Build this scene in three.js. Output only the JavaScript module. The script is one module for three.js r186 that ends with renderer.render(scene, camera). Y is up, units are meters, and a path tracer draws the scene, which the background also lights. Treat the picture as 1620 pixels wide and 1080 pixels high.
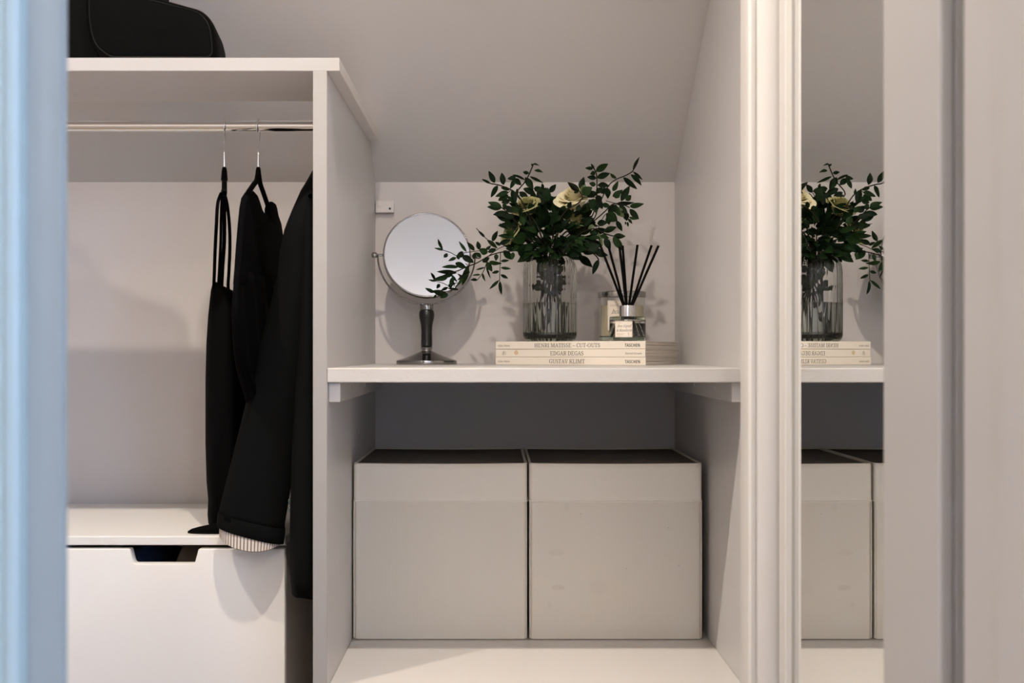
import * as THREE from 'three';
import { RoundedBoxGeometry } from 'three/addons/geometries/RoundedBoxGeometry.js';
import { mergeGeometries, toCreasedNormals } from 'three/addons/utils/BufferGeometryUtils.js';

// ---------------------------------------------------------------- camera, sky, exposure
// Origin: front plane of the wardrobe (z = 0), level with the lens (y = 0). Units: metres.
const scene = new THREE.Scene();
const camera = new THREE.PerspectiveCamera(36.04, 1.5, 0.05, 30);
camera.position.set(0, 0, 1.5);
camera.lookAt(0, 0, 0);
camera.setViewOffset(1620, 1080, 24, -18, 1620, 1080);
camera.focus = 1.86; camera.userData.fStop = 5.6;
const renderer = new THREE.WebGLRenderer();
renderer.toneMapping = THREE.LinearToneMapping;
renderer.toneMappingExposure = 1.11;
renderer.shadowMap.enabled = true;
scene.background = new THREE.Color().setRGB(6.0, 10.5, 18.0);          // bright daylight outside the hall window
const LAMP = new THREE.Color().setRGB(1.0, 0.88, 0.765);
const LAMP_POWER = 4.3, HALL_POWER = 2.0, PENDANT_FILL_POWER = 2.3;
const DOWNLIGHTS = [[-0.14, 1.15, 0.55], [-0.86, 1.15, 0.55]];
const ADDED_PENDANT = [0.1, 0.85, 2.75];
const HALL_LAMPS = [[-0.45, 1.36, 2.5], [0.5, 1.36, 2.5]];

// ---------------------------------------------------------------- helpers
let seed = 7;
function rnd() { seed = (seed + 0x6d2b79f5) | 0; let t = Math.imul(seed ^ (seed >>> 15), 1 | seed); t = (t + Math.imul(t ^ (t >>> 7), 61 | t)) ^ t; return ((t ^ (t >>> 14)) >>> 0) / 4294967296; }
const rr = (a, b) => a + (b - a) * rnd();
const V = (x, y, z) => new THREE.Vector3(x, y, z);
const names = new Map();
function numbered(n) { const k = names.get(n) ?? 0; names.set(n, k + 1); return k ? n + '_' + String(k).padStart(3, '0') : n; }
function mesh(name, geo, mat, parent = scene) {
  const m = new THREE.Mesh(geo, mat);
  m.name = parent === scene ? numbered(name) : name;
  m.castShadow = m.receiveShadow = true;
  parent.add(m);
  return m;
}
function tag(o, label, category, group) { o.userData.label = label; o.userData.category = category; if (group) o.userData.group = group; return o; }
function thing(name, label, category, pos = [0, 0, 0], turn = 0, group) {
  const o = new THREE.Group(); o.name = numbered(name); o.position.set(...pos); o.rotation.y = turn; scene.add(o);
  return tag(o, label, category, group);
}
function struct(name, geo, mat) { const m = mesh(name, geo, mat); m.userData.kind = 'structure'; return m; }
function boxUV(g) {                                                     // uv in metres, by the face's main direction
  const p = g.attributes.position, n = g.attributes.normal, uv = new Float32Array(p.count * 2);
  for (let i = 0; i < p.count; i++) {
    const ax = Math.abs(n.getX(i)), ay = Math.abs(n.getY(i)), az = Math.abs(n.getZ(i));
    const [a, b] = ax > ay && ax > az ? [p.getZ(i), p.getY(i)] : ay > az ? [p.getX(i), p.getZ(i)] : [p.getX(i), p.getY(i)];
    uv[i * 2] = a; uv[i * 2 + 1] = b;
  }
  return g.setAttribute('uv', new THREE.BufferAttribute(uv, 2));
}
function box(x0, x1, y0, y1, z0, z1, r = 0.0012) {
  const w = x1 - x0, h = y1 - y0, d = z1 - z0;
  const g = r ? new RoundedBoxGeometry(w, h, d, 2, Math.min(r, w / 2.01, h / 2.01, d / 2.01)) : new THREE.BoxGeometry(w, h, d);
  return boxUV(g.translate((x0 + x1) / 2, (y0 + y1) / 2, (z0 + z1) / 2));
}
const poly = (pts) => new THREE.Shape(pts.map(([x, y]) => new THREE.Vector2(x, y)));
function extrude(shape, depth, bevel = 0.001, curve = 12, seg = 2) {     // along +z from 0
  const g = new THREE.ExtrudeGeometry(shape, bevel ? { depth: depth - 2 * bevel, bevelEnabled: true, bevelThickness: bevel, bevelSize: bevel, bevelOffset: -bevel, bevelSegments: seg, curveSegments: curve } : { depth, bevelEnabled: false, curveSegments: curve });
  return boxUV(g.translate(0, 0, bevel));
}
function lathe(pts, n = 48) {                                            // faces outwards whichever way the profile runs
  let v = 0; for (let i = 0; i + 1 < pts.length; i++) v += (pts[i][0] ** 2 + pts[i][0] * pts[i + 1][0] + pts[i + 1][0] ** 2) * (pts[i + 1][1] - pts[i][1]);
  return new THREE.LatheGeometry((v < 0 ? pts.slice().reverse() : pts).map(([x, y]) => new THREE.Vector2(x, y)), n);
}
const tube = (pts, r, n = 24, k = 8) => new THREE.TubeGeometry(new THREE.CatmullRomCurve3(pts.map((p) => p.isVector3 ? p : V(...p))), n, r, k);
// A closed skin through rings of equal point count, with flat ends.
function loft(rings, capped = true, inward = false) {
  const n = rings[0].length, pos = [], idx = [], uv = [];
  rings.forEach((r, i) => r.forEach((p, j) => { pos.push(p.x, p.y, p.z); uv.push(j / n, i / (rings.length - 1)); }));
  for (let i = 0; i + 1 < rings.length; i++) for (let j = 0; j < n; j++) {
    const a = i * n + j, b = i * n + (j + 1) % n, c = a + n, d = b + n;
    idx.push(a, c, b, b, c, d);
  }
  if (capped) for (const [i, flip] of [[0, false], [rings.length - 1, true]]) {
    const c = rings[i].reduce((s, p) => s.add(p), V(0, 0, 0)).multiplyScalar(1 / n), at = pos.length / 3;
    pos.push(c.x, c.y, c.z); uv.push(0.5, i ? 1 : 0);
    for (let j = 0; j < n; j++) { const a = i * n + j, b = i * n + (j + 1) % n; flip ? idx.push(a, at, b) : idx.push(b, at, a); }
  }
  const o = rings.flat().reduce((s, p) => s.add(p), V(0, 0, 0)).multiplyScalar(1 / rings.flat().length), at3 = (i) => V(pos[i * 3], pos[i * 3 + 1], pos[i * 3 + 2]).sub(o);
  let vol = 0; for (let i = 0; i < idx.length; i += 3) vol += at3(idx[i]).dot(at3(idx[i + 1]).cross(at3(idx[i + 2])));
  if ((vol < 0) !== inward) for (let i = 0; i < idx.length; i += 3) [idx[i], idx[i + 1]] = [idx[i + 1], idx[i]];
  const g = new THREE.BufferGeometry();
  g.setAttribute('position', new THREE.Float32BufferAttribute(pos, 3));
  g.setAttribute('uv', new THREE.Float32BufferAttribute(uv, 2));
  g.setIndex(idx); g.computeVertexNormals();
  return g;
}
function lerpTable(t, x) {                                               // rows [x, a, b, ...], linear between rows
  for (let i = 0; i + 1 < t.length; i++) if ((x - t[i][0]) * (x - t[i + 1][0]) <= 0) {
    const k = (x - t[i][0]) / (t[i + 1][0] - t[i][0] || 1);
    return t[i].map((v, c) => v + (t[i + 1][c] - v) * k).slice(1);
  }
  return (Math.abs(x - t[0][0]) < Math.abs(x - t.at(-1)[0]) ? t[0] : t.at(-1)).slice(1);
}

// ---------------------------------------------------------------- textures
function noiseTex(size, octaves, fn, colour = false) {
  const lat = octaves.map(([n]) => Float32Array.from({ length: n * n }, () => rnd()));
  const data = new Uint8Array(size * size * 4), s = (t) => t * t * (3 - 2 * t);
  for (let y = 0; y < size; y++) for (let x = 0; x < size; x++) {
    let v = 0;
    octaves.forEach(([n, w], k) => {
      const fx = x / size * n, fy = y / size * n, x0 = Math.floor(fx), y0 = Math.floor(fy), tx = s(fx - x0), ty = s(fy - y0), L = lat[k];
      const g = (i, j) => L[((j % n) * n) + (i % n)];
      v += w * ((g(x0, y0) * (1 - tx) + g(x0 + 1, y0) * tx) * (1 - ty) + (g(x0, y0 + 1) * (1 - tx) + g(x0 + 1, y0 + 1) * tx) * ty);
    });
    const c = fn(v, x, y), o = (y * size + x) * 4;
    for (let i = 0; i < 3; i++) data[o + i] = Math.max(0, Math.min(255, Array.isArray(c) ? c[i] : c));
    data[o + 3] = 255;
  }
  const t = new THREE.DataTexture(data, size, size);
  t.wrapS = t.wrapT = THREE.RepeatWrapping; t.magFilter = THREE.LinearFilter; t.minFilter = THREE.LinearMipmapLinearFilter; t.generateMipmaps = true;
  if (colour) t.colorSpace = THREE.SRGBColorSpace;
  t.needsUpdate = true;
  return t;
}
const rep = (t, k, l = k) => { const c = t.clone(); c.repeat.set(k, l); c.needsUpdate = true; return c; };
const rollerTex = noiseTex(256, [[8, 0.3], [32, 0.35], [96, 0.35]], (v) => v * 255);
const brushTex = noiseTex(256, [[4, 0.2], [64, 0.4], [128, 0.4]], (v) => v * 255);
const weaveTex = noiseTex(256, [[64, 0.5], [128, 0.5]], (v, x, y) => 70 + 70 * v + 50 * (((x >> 1) + (y >> 1)) & 1) + 30 * Math.sin(x * 0.785));
const tanTex = noiseTex(256, [[16, 0.4], [64, 0.6]], (v) => v * 255);
function canvasTex(w, h, draw) {
  const c = document.createElement('canvas'); c.width = w; c.height = h;
  draw(c.getContext('2d'), w, h);
  const t = new THREE.CanvasTexture(c); t.colorSpace = THREE.SRGBColorSpace; t.magFilter = THREE.LinearFilter;
  return t;
}

// ---------------------------------------------------------------- materials
const std = (o) => new THREE.MeshStandardMaterial(o), phy = (o) => new THREE.MeshPhysicalMaterial(o);
const lin = (r, g, b) => new THREE.Color().setRGB(r, g, b);
const M = {
  wall: std({ color: lin(0.60, 0.565, 0.545), roughness: 0.85, bumpMap: rep(rollerTex, 4), bumpScale: 0.0002 }),
  slope: std({ color: lin(0.595, 0.57, 0.545), roughness: 0.9, bumpMap: rep(rollerTex, 4), bumpScale: 0.0003 }),
  hallCeiling: std({ color: lin(0.50, 0.41, 0.33), roughness: 0.9 }),
  hall: std({ color: lin(0.80, 0.755, 0.73), roughness: 0.9 }),
  topBoard: std({ color: lin(0.68, 0.64, 0.61), roughness: 0.42, bumpMap: rep(rollerTex, 6), bumpScale: 0.0003 }),
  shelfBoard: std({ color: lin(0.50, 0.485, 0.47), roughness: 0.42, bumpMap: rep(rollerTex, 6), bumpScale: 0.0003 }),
  dimmedTopEdge: std({ color: lin(0.37, 0.355, 0.345), roughness: 0.45 }),  // top board front, darkened in colour for weaker lamplight
  dimmedEdge: std({ color: lin(0.325, 0.31, 0.295), roughness: 0.45 }),  // divider front, lamplight toned down through a darker colour
  board: std({ color: lin(0.63, 0.605, 0.58), roughness: 0.42, bumpMap: rep(rollerTex, 6), bumpScale: 0.0003 }),
  panel: std({ color: lin(0.61, 0.595, 0.585), roughness: 0.38, bumpMap: rep(brushTex, 5, 1.2), bumpScale: 0.0003 }),
  trim: std({ color: lin(0.46, 0.435, 0.405), roughness: 0.4 }),
  jamb: std({ color: lin(0.655, 0.63, 0.595), roughness: 0.4 }),
  stile: std({ color: lin(0.43, 0.41, 0.385), roughness: 0.4 }),
  casing: std({ color: lin(0.24, 0.265, 0.265), roughness: 0.45 }),  // dim daylight on white woodwork put into the colour
  casingLit: std({ color: lin(0.33, 0.40, 0.40), roughness: 0.4 }),  // brighter daylit stripe of the same casing put into the colour
  drawer: std({ color: lin(0.745, 0.73, 0.70), roughness: 0.45 }),
  drawerSide: std({ color: lin(0.46, 0.42, 0.39), roughness: 0.6 }),
  floor: std({ color: lin(0.42, 0.35, 0.28), roughness: 0.5 }),
  chrome: std({ color: lin(0.85, 0.85, 0.85), roughness: 0.12, metalness: 1 }),
  darkReflChrome: std({ color: lin(0.34, 0.335, 0.33), roughness: 0.06, metalness: 1 }),  // chrome darkened in colour for the dark surroundings it reflects
  steel: std({ color: lin(0.44, 0.43, 0.415), roughness: 0.22, metalness: 1 }),
  mirror: std({ color: lin(0.86, 0.87, 0.86), roughness: 0.005, metalness: 1 }),
  blackPlastic: std({ color: lin(0.006, 0.006, 0.006), roughness: 0.35 }),
  velvet: phy({ color: lin(0.002, 0.002, 0.002), roughness: 0.9, specularIntensity: 0.15 }),
  blackKnit: phy({ color: lin(0.0022, 0.0022, 0.0026), roughness: 0.95, specularIntensity: 0.12, bumpMap: rep(weaveTex, 6, 20), bumpScale: 0.0003 }),
  blackCotton: phy({ color: lin(0.0015, 0.0015, 0.0018), roughness: 0.95, specularIntensity: 0.1 }),
  suit: phy({ color: lin(0.0032, 0.0038, 0.0042), roughness: 0.9, specularIntensity: 0.15, bumpMap: rep(weaveTex, 8, 20), bumpScale: 0.0002 }),
  button: std({ color: lin(0.03, 0.045, 0.045), roughness: 0.3 }),
  leather: phy({ color: lin(0.0016, 0.0016, 0.0018), roughness: 0.6, specularIntensity: 0.06, bumpMap: rep(tanTex, 14), bumpScale: 0.00012 }),
  leatherTrim: phy({ color: lin(0.002, 0.002, 0.002), roughness: 0.4, specularIntensity: 0.3 }),
  binCloth: std({ color: lin(0.61, 0.575, 0.51), roughness: 0.92, bumpMap: rep(weaveTex, 9), bumpScale: 0.0002 }),
  binBand: std({ color: lin(0.67, 0.635, 0.57), roughness: 0.9, bumpMap: rep(weaveTex, 9), bumpScale: 0.0002 }),
  binLining: std({ color: lin(0.10, 0.085, 0.075), roughness: 0.95 }),
  binSeam: std({ color: lin(0.72, 0.68, 0.62), roughness: 0.9 }),
  paper: std({ color: lin(0.62, 0.57, 0.52), roughness: 0.8 }),
  cover: std({ color: lin(0.72, 0.67, 0.60), roughness: 0.5 }),
  glass: phy({ color: lin(1, 1, 1), roughness: 0.01, specularIntensity: 0.45, transmission: 1, thickness: 0.004, ior: 1.34, attenuationColor: lin(0.58, 0.80, 0.66), attenuationDistance: 0.07 }),
  clearGlass: phy({ color: lin(1, 1, 1), roughness: 0.01, transmission: 1, thickness: 0.004, ior: 1.48, attenuationColor: lin(0.80, 0.9, 0.82), attenuationDistance: 0.05 }),
  water: phy({ color: lin(1, 1, 1), roughness: 0.0, transmission: 1, thickness: 0.1, ior: 1.333, attenuationColor: lin(0.86, 0.93, 0.86), attenuationDistance: 0.1 }),
  pane: phy({ color: lin(1, 1, 1), roughness: 0, transmission: 1, thickness: 0, ior: 1.5 }),
  wax: std({ color: lin(0.72, 0.64, 0.44), roughness: 0.6 }),
  stem: phy({ color: lin(0.012, 0.010, 0.006), roughness: 0.8, specularIntensity: 0.3 }),
  greenStem: std({ color: lin(0.012, 0.02, 0.007), roughness: 0.6 }),
  petalDull: phy({ color: lin(0.42, 0.40, 0.17), roughness: 0.8, transmission: 0.25, thickness: 0, side: THREE.DoubleSide }),
  petal: phy({ color: lin(0.80, 0.74, 0.50), roughness: 0.8, transmission: 0.25, thickness: 0, side: THREE.DoubleSide }),
  sepal: std({ color: lin(0.16, 0.22, 0.05), roughness: 0.7, side: THREE.DoubleSide }),
  reed: phy({ color: lin(0.0025, 0.0025, 0.0025), roughness: 0.9, specularIntensity: 0.15 }),
  plastic: std({ color: lin(0.66, 0.62, 0.6), roughness: 0.5 }),
  hole: std({ color: lin(0.02, 0.015, 0.012), roughness: 0.9 }),
  navyCloth: std({ color: lin(0.02, 0.04, 0.08), roughness: 0.95 }),
  brownCloth: std({ color: lin(0.22, 0.165, 0.12), roughness: 0.95 }),
  fitting: std({ color: lin(0.75, 0.74, 0.72), roughness: 0.4 }),
  globe: std({ color: lin(0.9, 0.88, 0.85), roughness: 0.5, emissive: LAMP, emissiveIntensity: 3 }),  // glow of the added fill pendant
  glow: std({ color: lin(0.9, 0.9, 0.88), roughness: 0.5, emissive: LAMP, emissiveIntensity: 6 }),
};
const LEAF = [[0.005, 0.0145, 0.005], [0.0075, 0.020, 0.0065], [0.0038, 0.0105, 0.004], [0.012, 0.030, 0.0085]].map((c) => phy({ color: lin(...c), roughness: 0.55, transmission: 0.08, thickness: 0, specularIntensity: 0.14, side: THREE.DoubleSide }));
const PALE_LEAF = phy({ color: lin(0.06, 0.10, 0.025), roughness: 0.5, transmission: 0.2, thickness: 0, side: THREE.DoubleSide });

// ---------------------------------------------------------------- the setting
const BACK = -0.6, XL = -0.243, XD = -0.2629, XR = 0.356, LEFT = -1.3, RIGHT = XR + 0.022, FLOOR = -1.05, TOP = 1.25, PITCH = 0.725, JOINT = 0.3415;
const slopeAt = (z) => JOINT + PITCH * (z - BACK);
const zTop = BACK + (TOP - JOINT) / PITCH;
struct('floor', box(-2, 1.9, FLOOR - 0.05, FLOOR, -0.7, 3.3, 0), M.floor);
struct('wall_back', box(LEFT, RIGHT + 0.02, FLOOR, JOINT + 0.03, BACK - 0.06, BACK, 0), M.wall);
struct('wall_left', box(LEFT - 0.06, LEFT, FLOOR, 1.4, BACK - 0.06, 0.73, 0), M.wall);
{
  const s = poly([[BACK - 0.06, JOINT - 0.0435], [BACK, JOINT], [zTop, TOP], [0.735, TOP], [0.735, TOP + 0.12], [zTop - 0.06, TOP + 0.12], [BACK - 0.06, JOINT + 0.1]]);
  struct('ceiling', boxUV(extrude(s, RIGHT + 0.06 - LEFT, 0).rotateY(-Math.PI / 2).translate(RIGHT + 0.06, 0, 0)), M.slope);
}
struct('wall_right', box(RIGHT + 0.001, RIGHT + 0.06, FLOOR, 1.4, BACK - 0.06, 0.735, 0), M.wall);
// partition between dressing space and hall, with its door opening
const PZ0 = 0.735, PZ1 = 0.85;
struct('wall_front', mergeGeometries([box(-2, -0.34, FLOOR, 1.45, PZ0, PZ1, 0), box(0.375, 1.9, FLOOR, 1.45, PZ0, PZ1, 0), box(-0.34, 0.375, 1.12, 1.45, PZ0, PZ1, 0)]), M.hall);
// moulded casing on the hall side, left of the opening
{
  const prof = [[-0.325, 0.735], [-0.318, 0.742], [-0.2668, 0.848], [-0.2655, 0.852], [-0.268, 0.8555], [-0.276, 0.856], [-0.281, 0.8575], [-0.2865, 0.8575], [-0.2875, 0.859], [-0.2875, 0.85], [-0.36, 0.85], [-0.36, 0.735]];
  struct('trim_1', boxUV(toCreasedNormals(extrude(poly(prof), 2.17, 0).rotateX(-Math.PI / 2).scale(1, 1, -1).translate(0, FLOOR, 0), 0.5)), M.casing);
  const outer = [[-0.2873, 0.85], [-0.2873, 0.862], [-0.289, 0.866], [-0.292, 0.868], [-0.296, 0.868], [-0.2985, 0.866], [-0.3005, 0.8665], [-0.303, 0.871], [-0.31, 0.874], [-0.33, 0.8765], [-0.42, 0.8765], [-0.42, 0.85]];
  struct('trim_4', boxUV(toCreasedNormals(extrude(poly(outer), 2.17, 0).rotateX(-Math.PI / 2).scale(1, 1, -1).translate(0, FLOOR, 0), 0.5)), M.casingLit);
}
// lining and casing right of the opening
{
  const prof = [[0.338, 0.741], [0.338, 0.79], [0.334, 0.796], [0.330, 0.803], [0.326, 0.812], [0.324, 0.83], [0.324, 0.875], [0.334, 0.878], [0.36, 0.878], [0.44, 0.874], [0.44, 0.85], [0.375, 0.85], [0.375, 0.735], [0.342, 0.735]];
  struct('trim_2', boxUV(toCreasedNormals(extrude(poly(prof), 2.17, 0).rotateX(-Math.PI / 2).scale(1, 1, -1).translate(0, FLOOR, 0), 0.5)), M.trim);
}
// jamb between the wardrobe and the mirrored side: a flat board with a bead on its edge
{
  const prof = [[0.3075, 0.176], [0.3075, 0.2085], [0.3088, 0.2125], [0.3120, 0.2140], [0.3165, 0.2132], [0.3195, 0.2105], [0.3215, 0.2128], [0.326, 0.2140], [0.352, 0.2140], [0.3545, 0.2125], [0.3785, 0.2125], [0.3785, 0.0], [0.357, 0.0], [0.357, 0.176]];
  struct('trim_3', boxUV(toCreasedNormals(extrude(poly(prof), 2.3, 0).rotateX(-Math.PI / 2).scale(1, 1, -1).translate(0, FLOOR, 0), 0.5)), M.jamb);
}
// hall behind the camera
struct('wall_hall_left', box(-1.76, -1.7, FLOOR, 1.45, PZ1, 3.3, 0), M.hall);
struct('wall_hall_right', mergeGeometries([box(1.6, 1.7, FLOOR, 1.45, PZ1, 2.0, 0), box(1.6, 1.7, FLOOR, 1.45, 3.15, 3.3, 0), box(1.6, 1.7, FLOOR, -0.35, 2.0, 3.15, 0), box(1.6, 1.7, 1.2, 1.45, 2.0, 3.15, 0)]), M.hall);
struct('ceiling_hall', box(-1.76, 1.7, 1.38, 1.45, PZ1, 3.3, 0), M.hallCeiling);
struct('wall_hall_back', box(-1.76, 1.7, FLOOR, 1.45, 3.2, 3.3, 0), M.hall);
{
  const w = new THREE.Group(); w.name = 'window_1'; w.userData.kind = 'structure'; scene.add(w);
  mesh('window_frame', mergeGeometries([box(1.62, 1.67, -0.35, 1.2, 2.0, 2.05), box(1.62, 1.67, -0.35, 1.2, 3.1, 3.15), box(1.62, 1.67, -0.35, -0.3, 2.05, 3.1), box(1.62, 1.67, 1.15, 1.2, 2.05, 3.1), box(1.62, 1.67, -0.3, 1.15, 2.555, 2.595)]), M.trim, w);
  for (const [a, b] of [[2.05, 2.555], [2.595, 3.1]]) mesh('window_pane', box(1.645, 1.645001, -0.3, 1.15, a, b, 0), M.pane, w);
}

// ---------------------------------------------------------------- lamps
function downlight([x, y, z], power, tilt, label) {
  const t = thing('recessed_downlight', label, 'lamp', [x, y, z]);
  t.rotation.x = tilt;
  mesh('trim_ring', lathe([[0.028, 0.004], [0.030, -0.002], [0.036, -0.004], [0.042, -0.002], [0.044, 0.006], [0.028, 0.006], [0.028, 0.004]]), M.fitting, t);
  mesh('lens', lathe([[0.0001, 0.002], [0.0285, 0.002], [0.0285, 0.006], [0.0001, 0.006]], 32), M.glow, t);
  const s = new THREE.SpotLight(LAMP, power, 0, 1.1, 0.6, 2);
  s.name = 'downlight_beam'; s.position.set(x, y - 0.012, z); s.target.position.set(x, y - 1, z - 0.08);
  s.castShadow = true; s.shadow.radius = 1.0; s.shadow.mapSize.set(2048, 2048);
  scene.add(s, s.target);
}
const tiltS = -Math.atan(PITCH);
downlight([DOWNLIGHTS[0][0], slopeAt(DOWNLIGHTS[0][2]) - 0.014, DOWNLIGHTS[0][2]], LAMP_POWER, tiltS, 'round recessed downlight in the slope above the open shelves');
downlight([DOWNLIGHTS[1][0], slopeAt(DOWNLIGHTS[1][2]) - 0.014, DOWNLIGHTS[1][2]], LAMP_POWER * 0.88, tiltS, 'round recessed downlight in the slope above the hanging rail');
function hallLight([x, y, z], power, aim, label) {
  const t = thing('hall_downlight', label, 'lamp', [x, y + 0.014, z]);
  mesh('trim_ring', lathe([[0.036, 0.004], [0.038, -0.002], [0.046, -0.004], [0.054, -0.002], [0.056, 0.006], [0.036, 0.006], [0.036, 0.004]]), M.fitting, t);
  mesh('lens', lathe([[0.0001, 0.001], [0.0365, 0.001], [0.0365, 0.006], [0.0001, 0.006]], 32), M.glow, t);
  const s = new THREE.SpotLight(LAMP, power, 0, 1.35, 0.5, 2);
  s.name = 'hall_beam'; s.position.set(x, y, z); s.target.position.set(x, 0, z - aim);
  s.castShadow = true; s.shadow.radius = 4.0;
  scene.add(s, s.target);
}
hallLight(HALL_LAMPS[0], HALL_POWER, 0.9, 'round recessed downlight in the hall ceiling on the plain wall side');
hallLight(HALL_LAMPS[1], HALL_POWER, 0.9, 'round recessed downlight in the hall ceiling on the window side');

{  // pendant added out of view to fill the closet and brighten the mirror
  const [x, y, z] = ADDED_PENDANT, t = thing('added_pendant', 'added round glowing globe pendant, unseen in the hall, for fill light', 'lamp', [x, y, z]);
  mesh('globe', new THREE.SphereGeometry(0.09, 32, 24), M.globe, t);
  mesh('cord', tube([[0, 0.115, 0], [0, 0.3, 0], [0, 0.525, 0]], 0.003, 6, 8), M.blackPlastic, t);
  mesh('cap', lathe([[0.0001, 0.118], [0.022, 0.116], [0.03, 0.10], [0.03, 0.085], [0.0001, 0.085]], 32), M.fitting, t);
  mesh('ceiling_rose', lathe([[0.0001, 0.53], [0.05, 0.53], [0.048, 0.518], [0.0001, 0.51]], 32), M.fitting, t);
  const s = new THREE.PointLight(LAMP, PENDANT_FILL_POWER, 0, 2); s.name = 'pendant_fill'; s.position.set(x, y, z); s.castShadow = true; s.shadow.radius = 4.4; scene.add(s);
}

// ---------------------------------------------------------------- wardrobe carcass
const SHELF = -0.0217, BASE = -0.48, CAP = 0.4029, CAPTOP = 0.4217;
function sidePanel(x0, x1, top) {                                       // upright panel whose top back corner follows the slope
  const zc = BACK + (top - JOINT) / PITCH;
  const pts = top < 0.6 ? [[0, FLOOR], [0, top], [-zc, top], [-BACK, JOINT], [-BACK, FLOOR]] : [[0, FLOOR], [0, slopeAt(0)], [-BACK, JOINT], [-BACK, FLOOR]];
  return boxUV(extrude(poly(pts), x1 - x0, 0.001).rotateY(Math.PI / 2).translate(x0, 0, 0));
}
{
  const t = tag(mesh('divider_panel', sidePanel(XD, XL, CAP).translate(0, 0, -0.0012), M.panel), 'tall white upright panel between the hanging space and the open shelves', 'panel');
  mesh('dimmed_edge', box(XD, XL, FLOOR, CAP, -0.0013, 0, 0.0005), M.dimmedEdge, t);  // added strip on the same panel; darker colour takes the lamplight down
}
tag(mesh('side_panel', sidePanel(XR, RIGHT, 2), M.panel), 'white upright side panel right of the open shelves, beside the mirror', 'panel');
{
  // top board with an arm running back along the divider to the slope
  const zEnd = BACK + (CAPTOP - JOINT) / PITCH + 0.003, s = poly([[LEFT, 0], [-0.225, 0], [-0.225, -zEnd], [XD, -zEnd], [XD, 0.181], [LEFT, 0.181]]);
  const b = tag(mesh('top_board', boxUV(extrude(s, CAPTOP - CAP, 0.0012).rotateX(-Math.PI / 2).translate(0, CAP, -0.0012)), M.topBoard), 'white board along the top of the hanging space, carrying the black bag', 'shelf');
  mesh('dimmed_edge', box(LEFT, -0.225, CAP, CAPTOP, -0.0013, 0, 0.0005), M.dimmedTopEdge, b);  // added strip, dims the lamplit front of the board by colour
}
tag(mesh('open_shelf', box(XL, XR, SHELF - 0.0208, SHELF, BACK + 0.001, -0.001, 0.0016), M.shelfBoard), 'white fixed shelf carrying the mirror, the books and the vase', 'shelf');
tag(mesh('base_shelf', box(XL, XR, BASE - 0.022, BASE, BACK + 0.001, -0.001, 0.0016), M.board), 'wide white bottom shelf carrying the two fabric boxes', 'shelf');
function cleat(x0, x1, side, label) {
  const t = thing('shelf_batten', label, 'batten', [0, 0, 0]);
  mesh('rail', box(x0, x1, -0.0712, SHELF - 0.021, BACK + 0.03, -0.014, 0.0015), M.panel, t);
  for (const z of [-0.13, -0.3]) {
    const x = side > 0 ? x1 : x0;
    mesh('screw_head', lathe([[0.0001, 0.0012], [0.002, 0.0011], [0.0034, 0.0006], [0.0038, 0]], 16).rotateZ(-side * Math.PI / 2).translate(x, -0.054, z), M.board, t);
  }
}
cleat(XL + 0.0002, XL + 0.0172, 1, 'short white batten under the shelf on the divider side');
cleat(XR - 0.0172, XR - 0.0002, -1, 'white screwed batten under the shelf beside the mirror side');
{
  const t = thing('wall_bracket', 'small white plastic bracket high in the corner above the round mirror', 'bracket', [-0.2235, 0.2915, BACK]);
  mesh('bracket_body', box(-0.0185, 0.0185, -0.010, 0.0115, 0.0002, 0.011, 0.0015), M.plastic, t);
  mesh('bracket_foot', box(-0.0185, 0.0185, -0.0125, -0.009, 0.0002, 0.013, 0.001), M.plastic, t);
  mesh('screw_hole', new THREE.CylinderGeometry(0.0022, 0.0022, 0.001, 16).rotateX(Math.PI / 2).translate(0.0105, -0.0045, 0.0112), M.hole, t);
  mesh('screw_cap', lathe([[0.0001, 0.0012], [0.003, 0.001], [0.0042, 0]], 20).rotateX(Math.PI / 2).translate(-0.009, 0.002, 0.011), M.plastic, t);
}

// hanging rail
const RAILZ = -0.2, RAILY = 0.3675;
{
  const t = thing('hanging_rail', 'shiny chrome clothes rail under the top board', 'rail', [0, RAILY, RAILZ]);
  mesh('rail_tube', new THREE.CylinderGeometry(0.0094, 0.0094, XD - LEFT - 0.002, 32, 1).rotateZ(Math.PI / 2).translate((XD + LEFT) / 2, 0, 0), M.chrome, t);
  for (const [x, s] of [[XD, -1], [LEFT, 1]]) mesh('rail_socket', lathe([[0.0096, 0.012], [0.012, 0.012], [0.0125, 0.004], [0.021, 0.003], [0.021, 0]], 32).rotateZ(-s * Math.PI / 2).translate(x, 0, 0), M.chrome, t);
}

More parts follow.
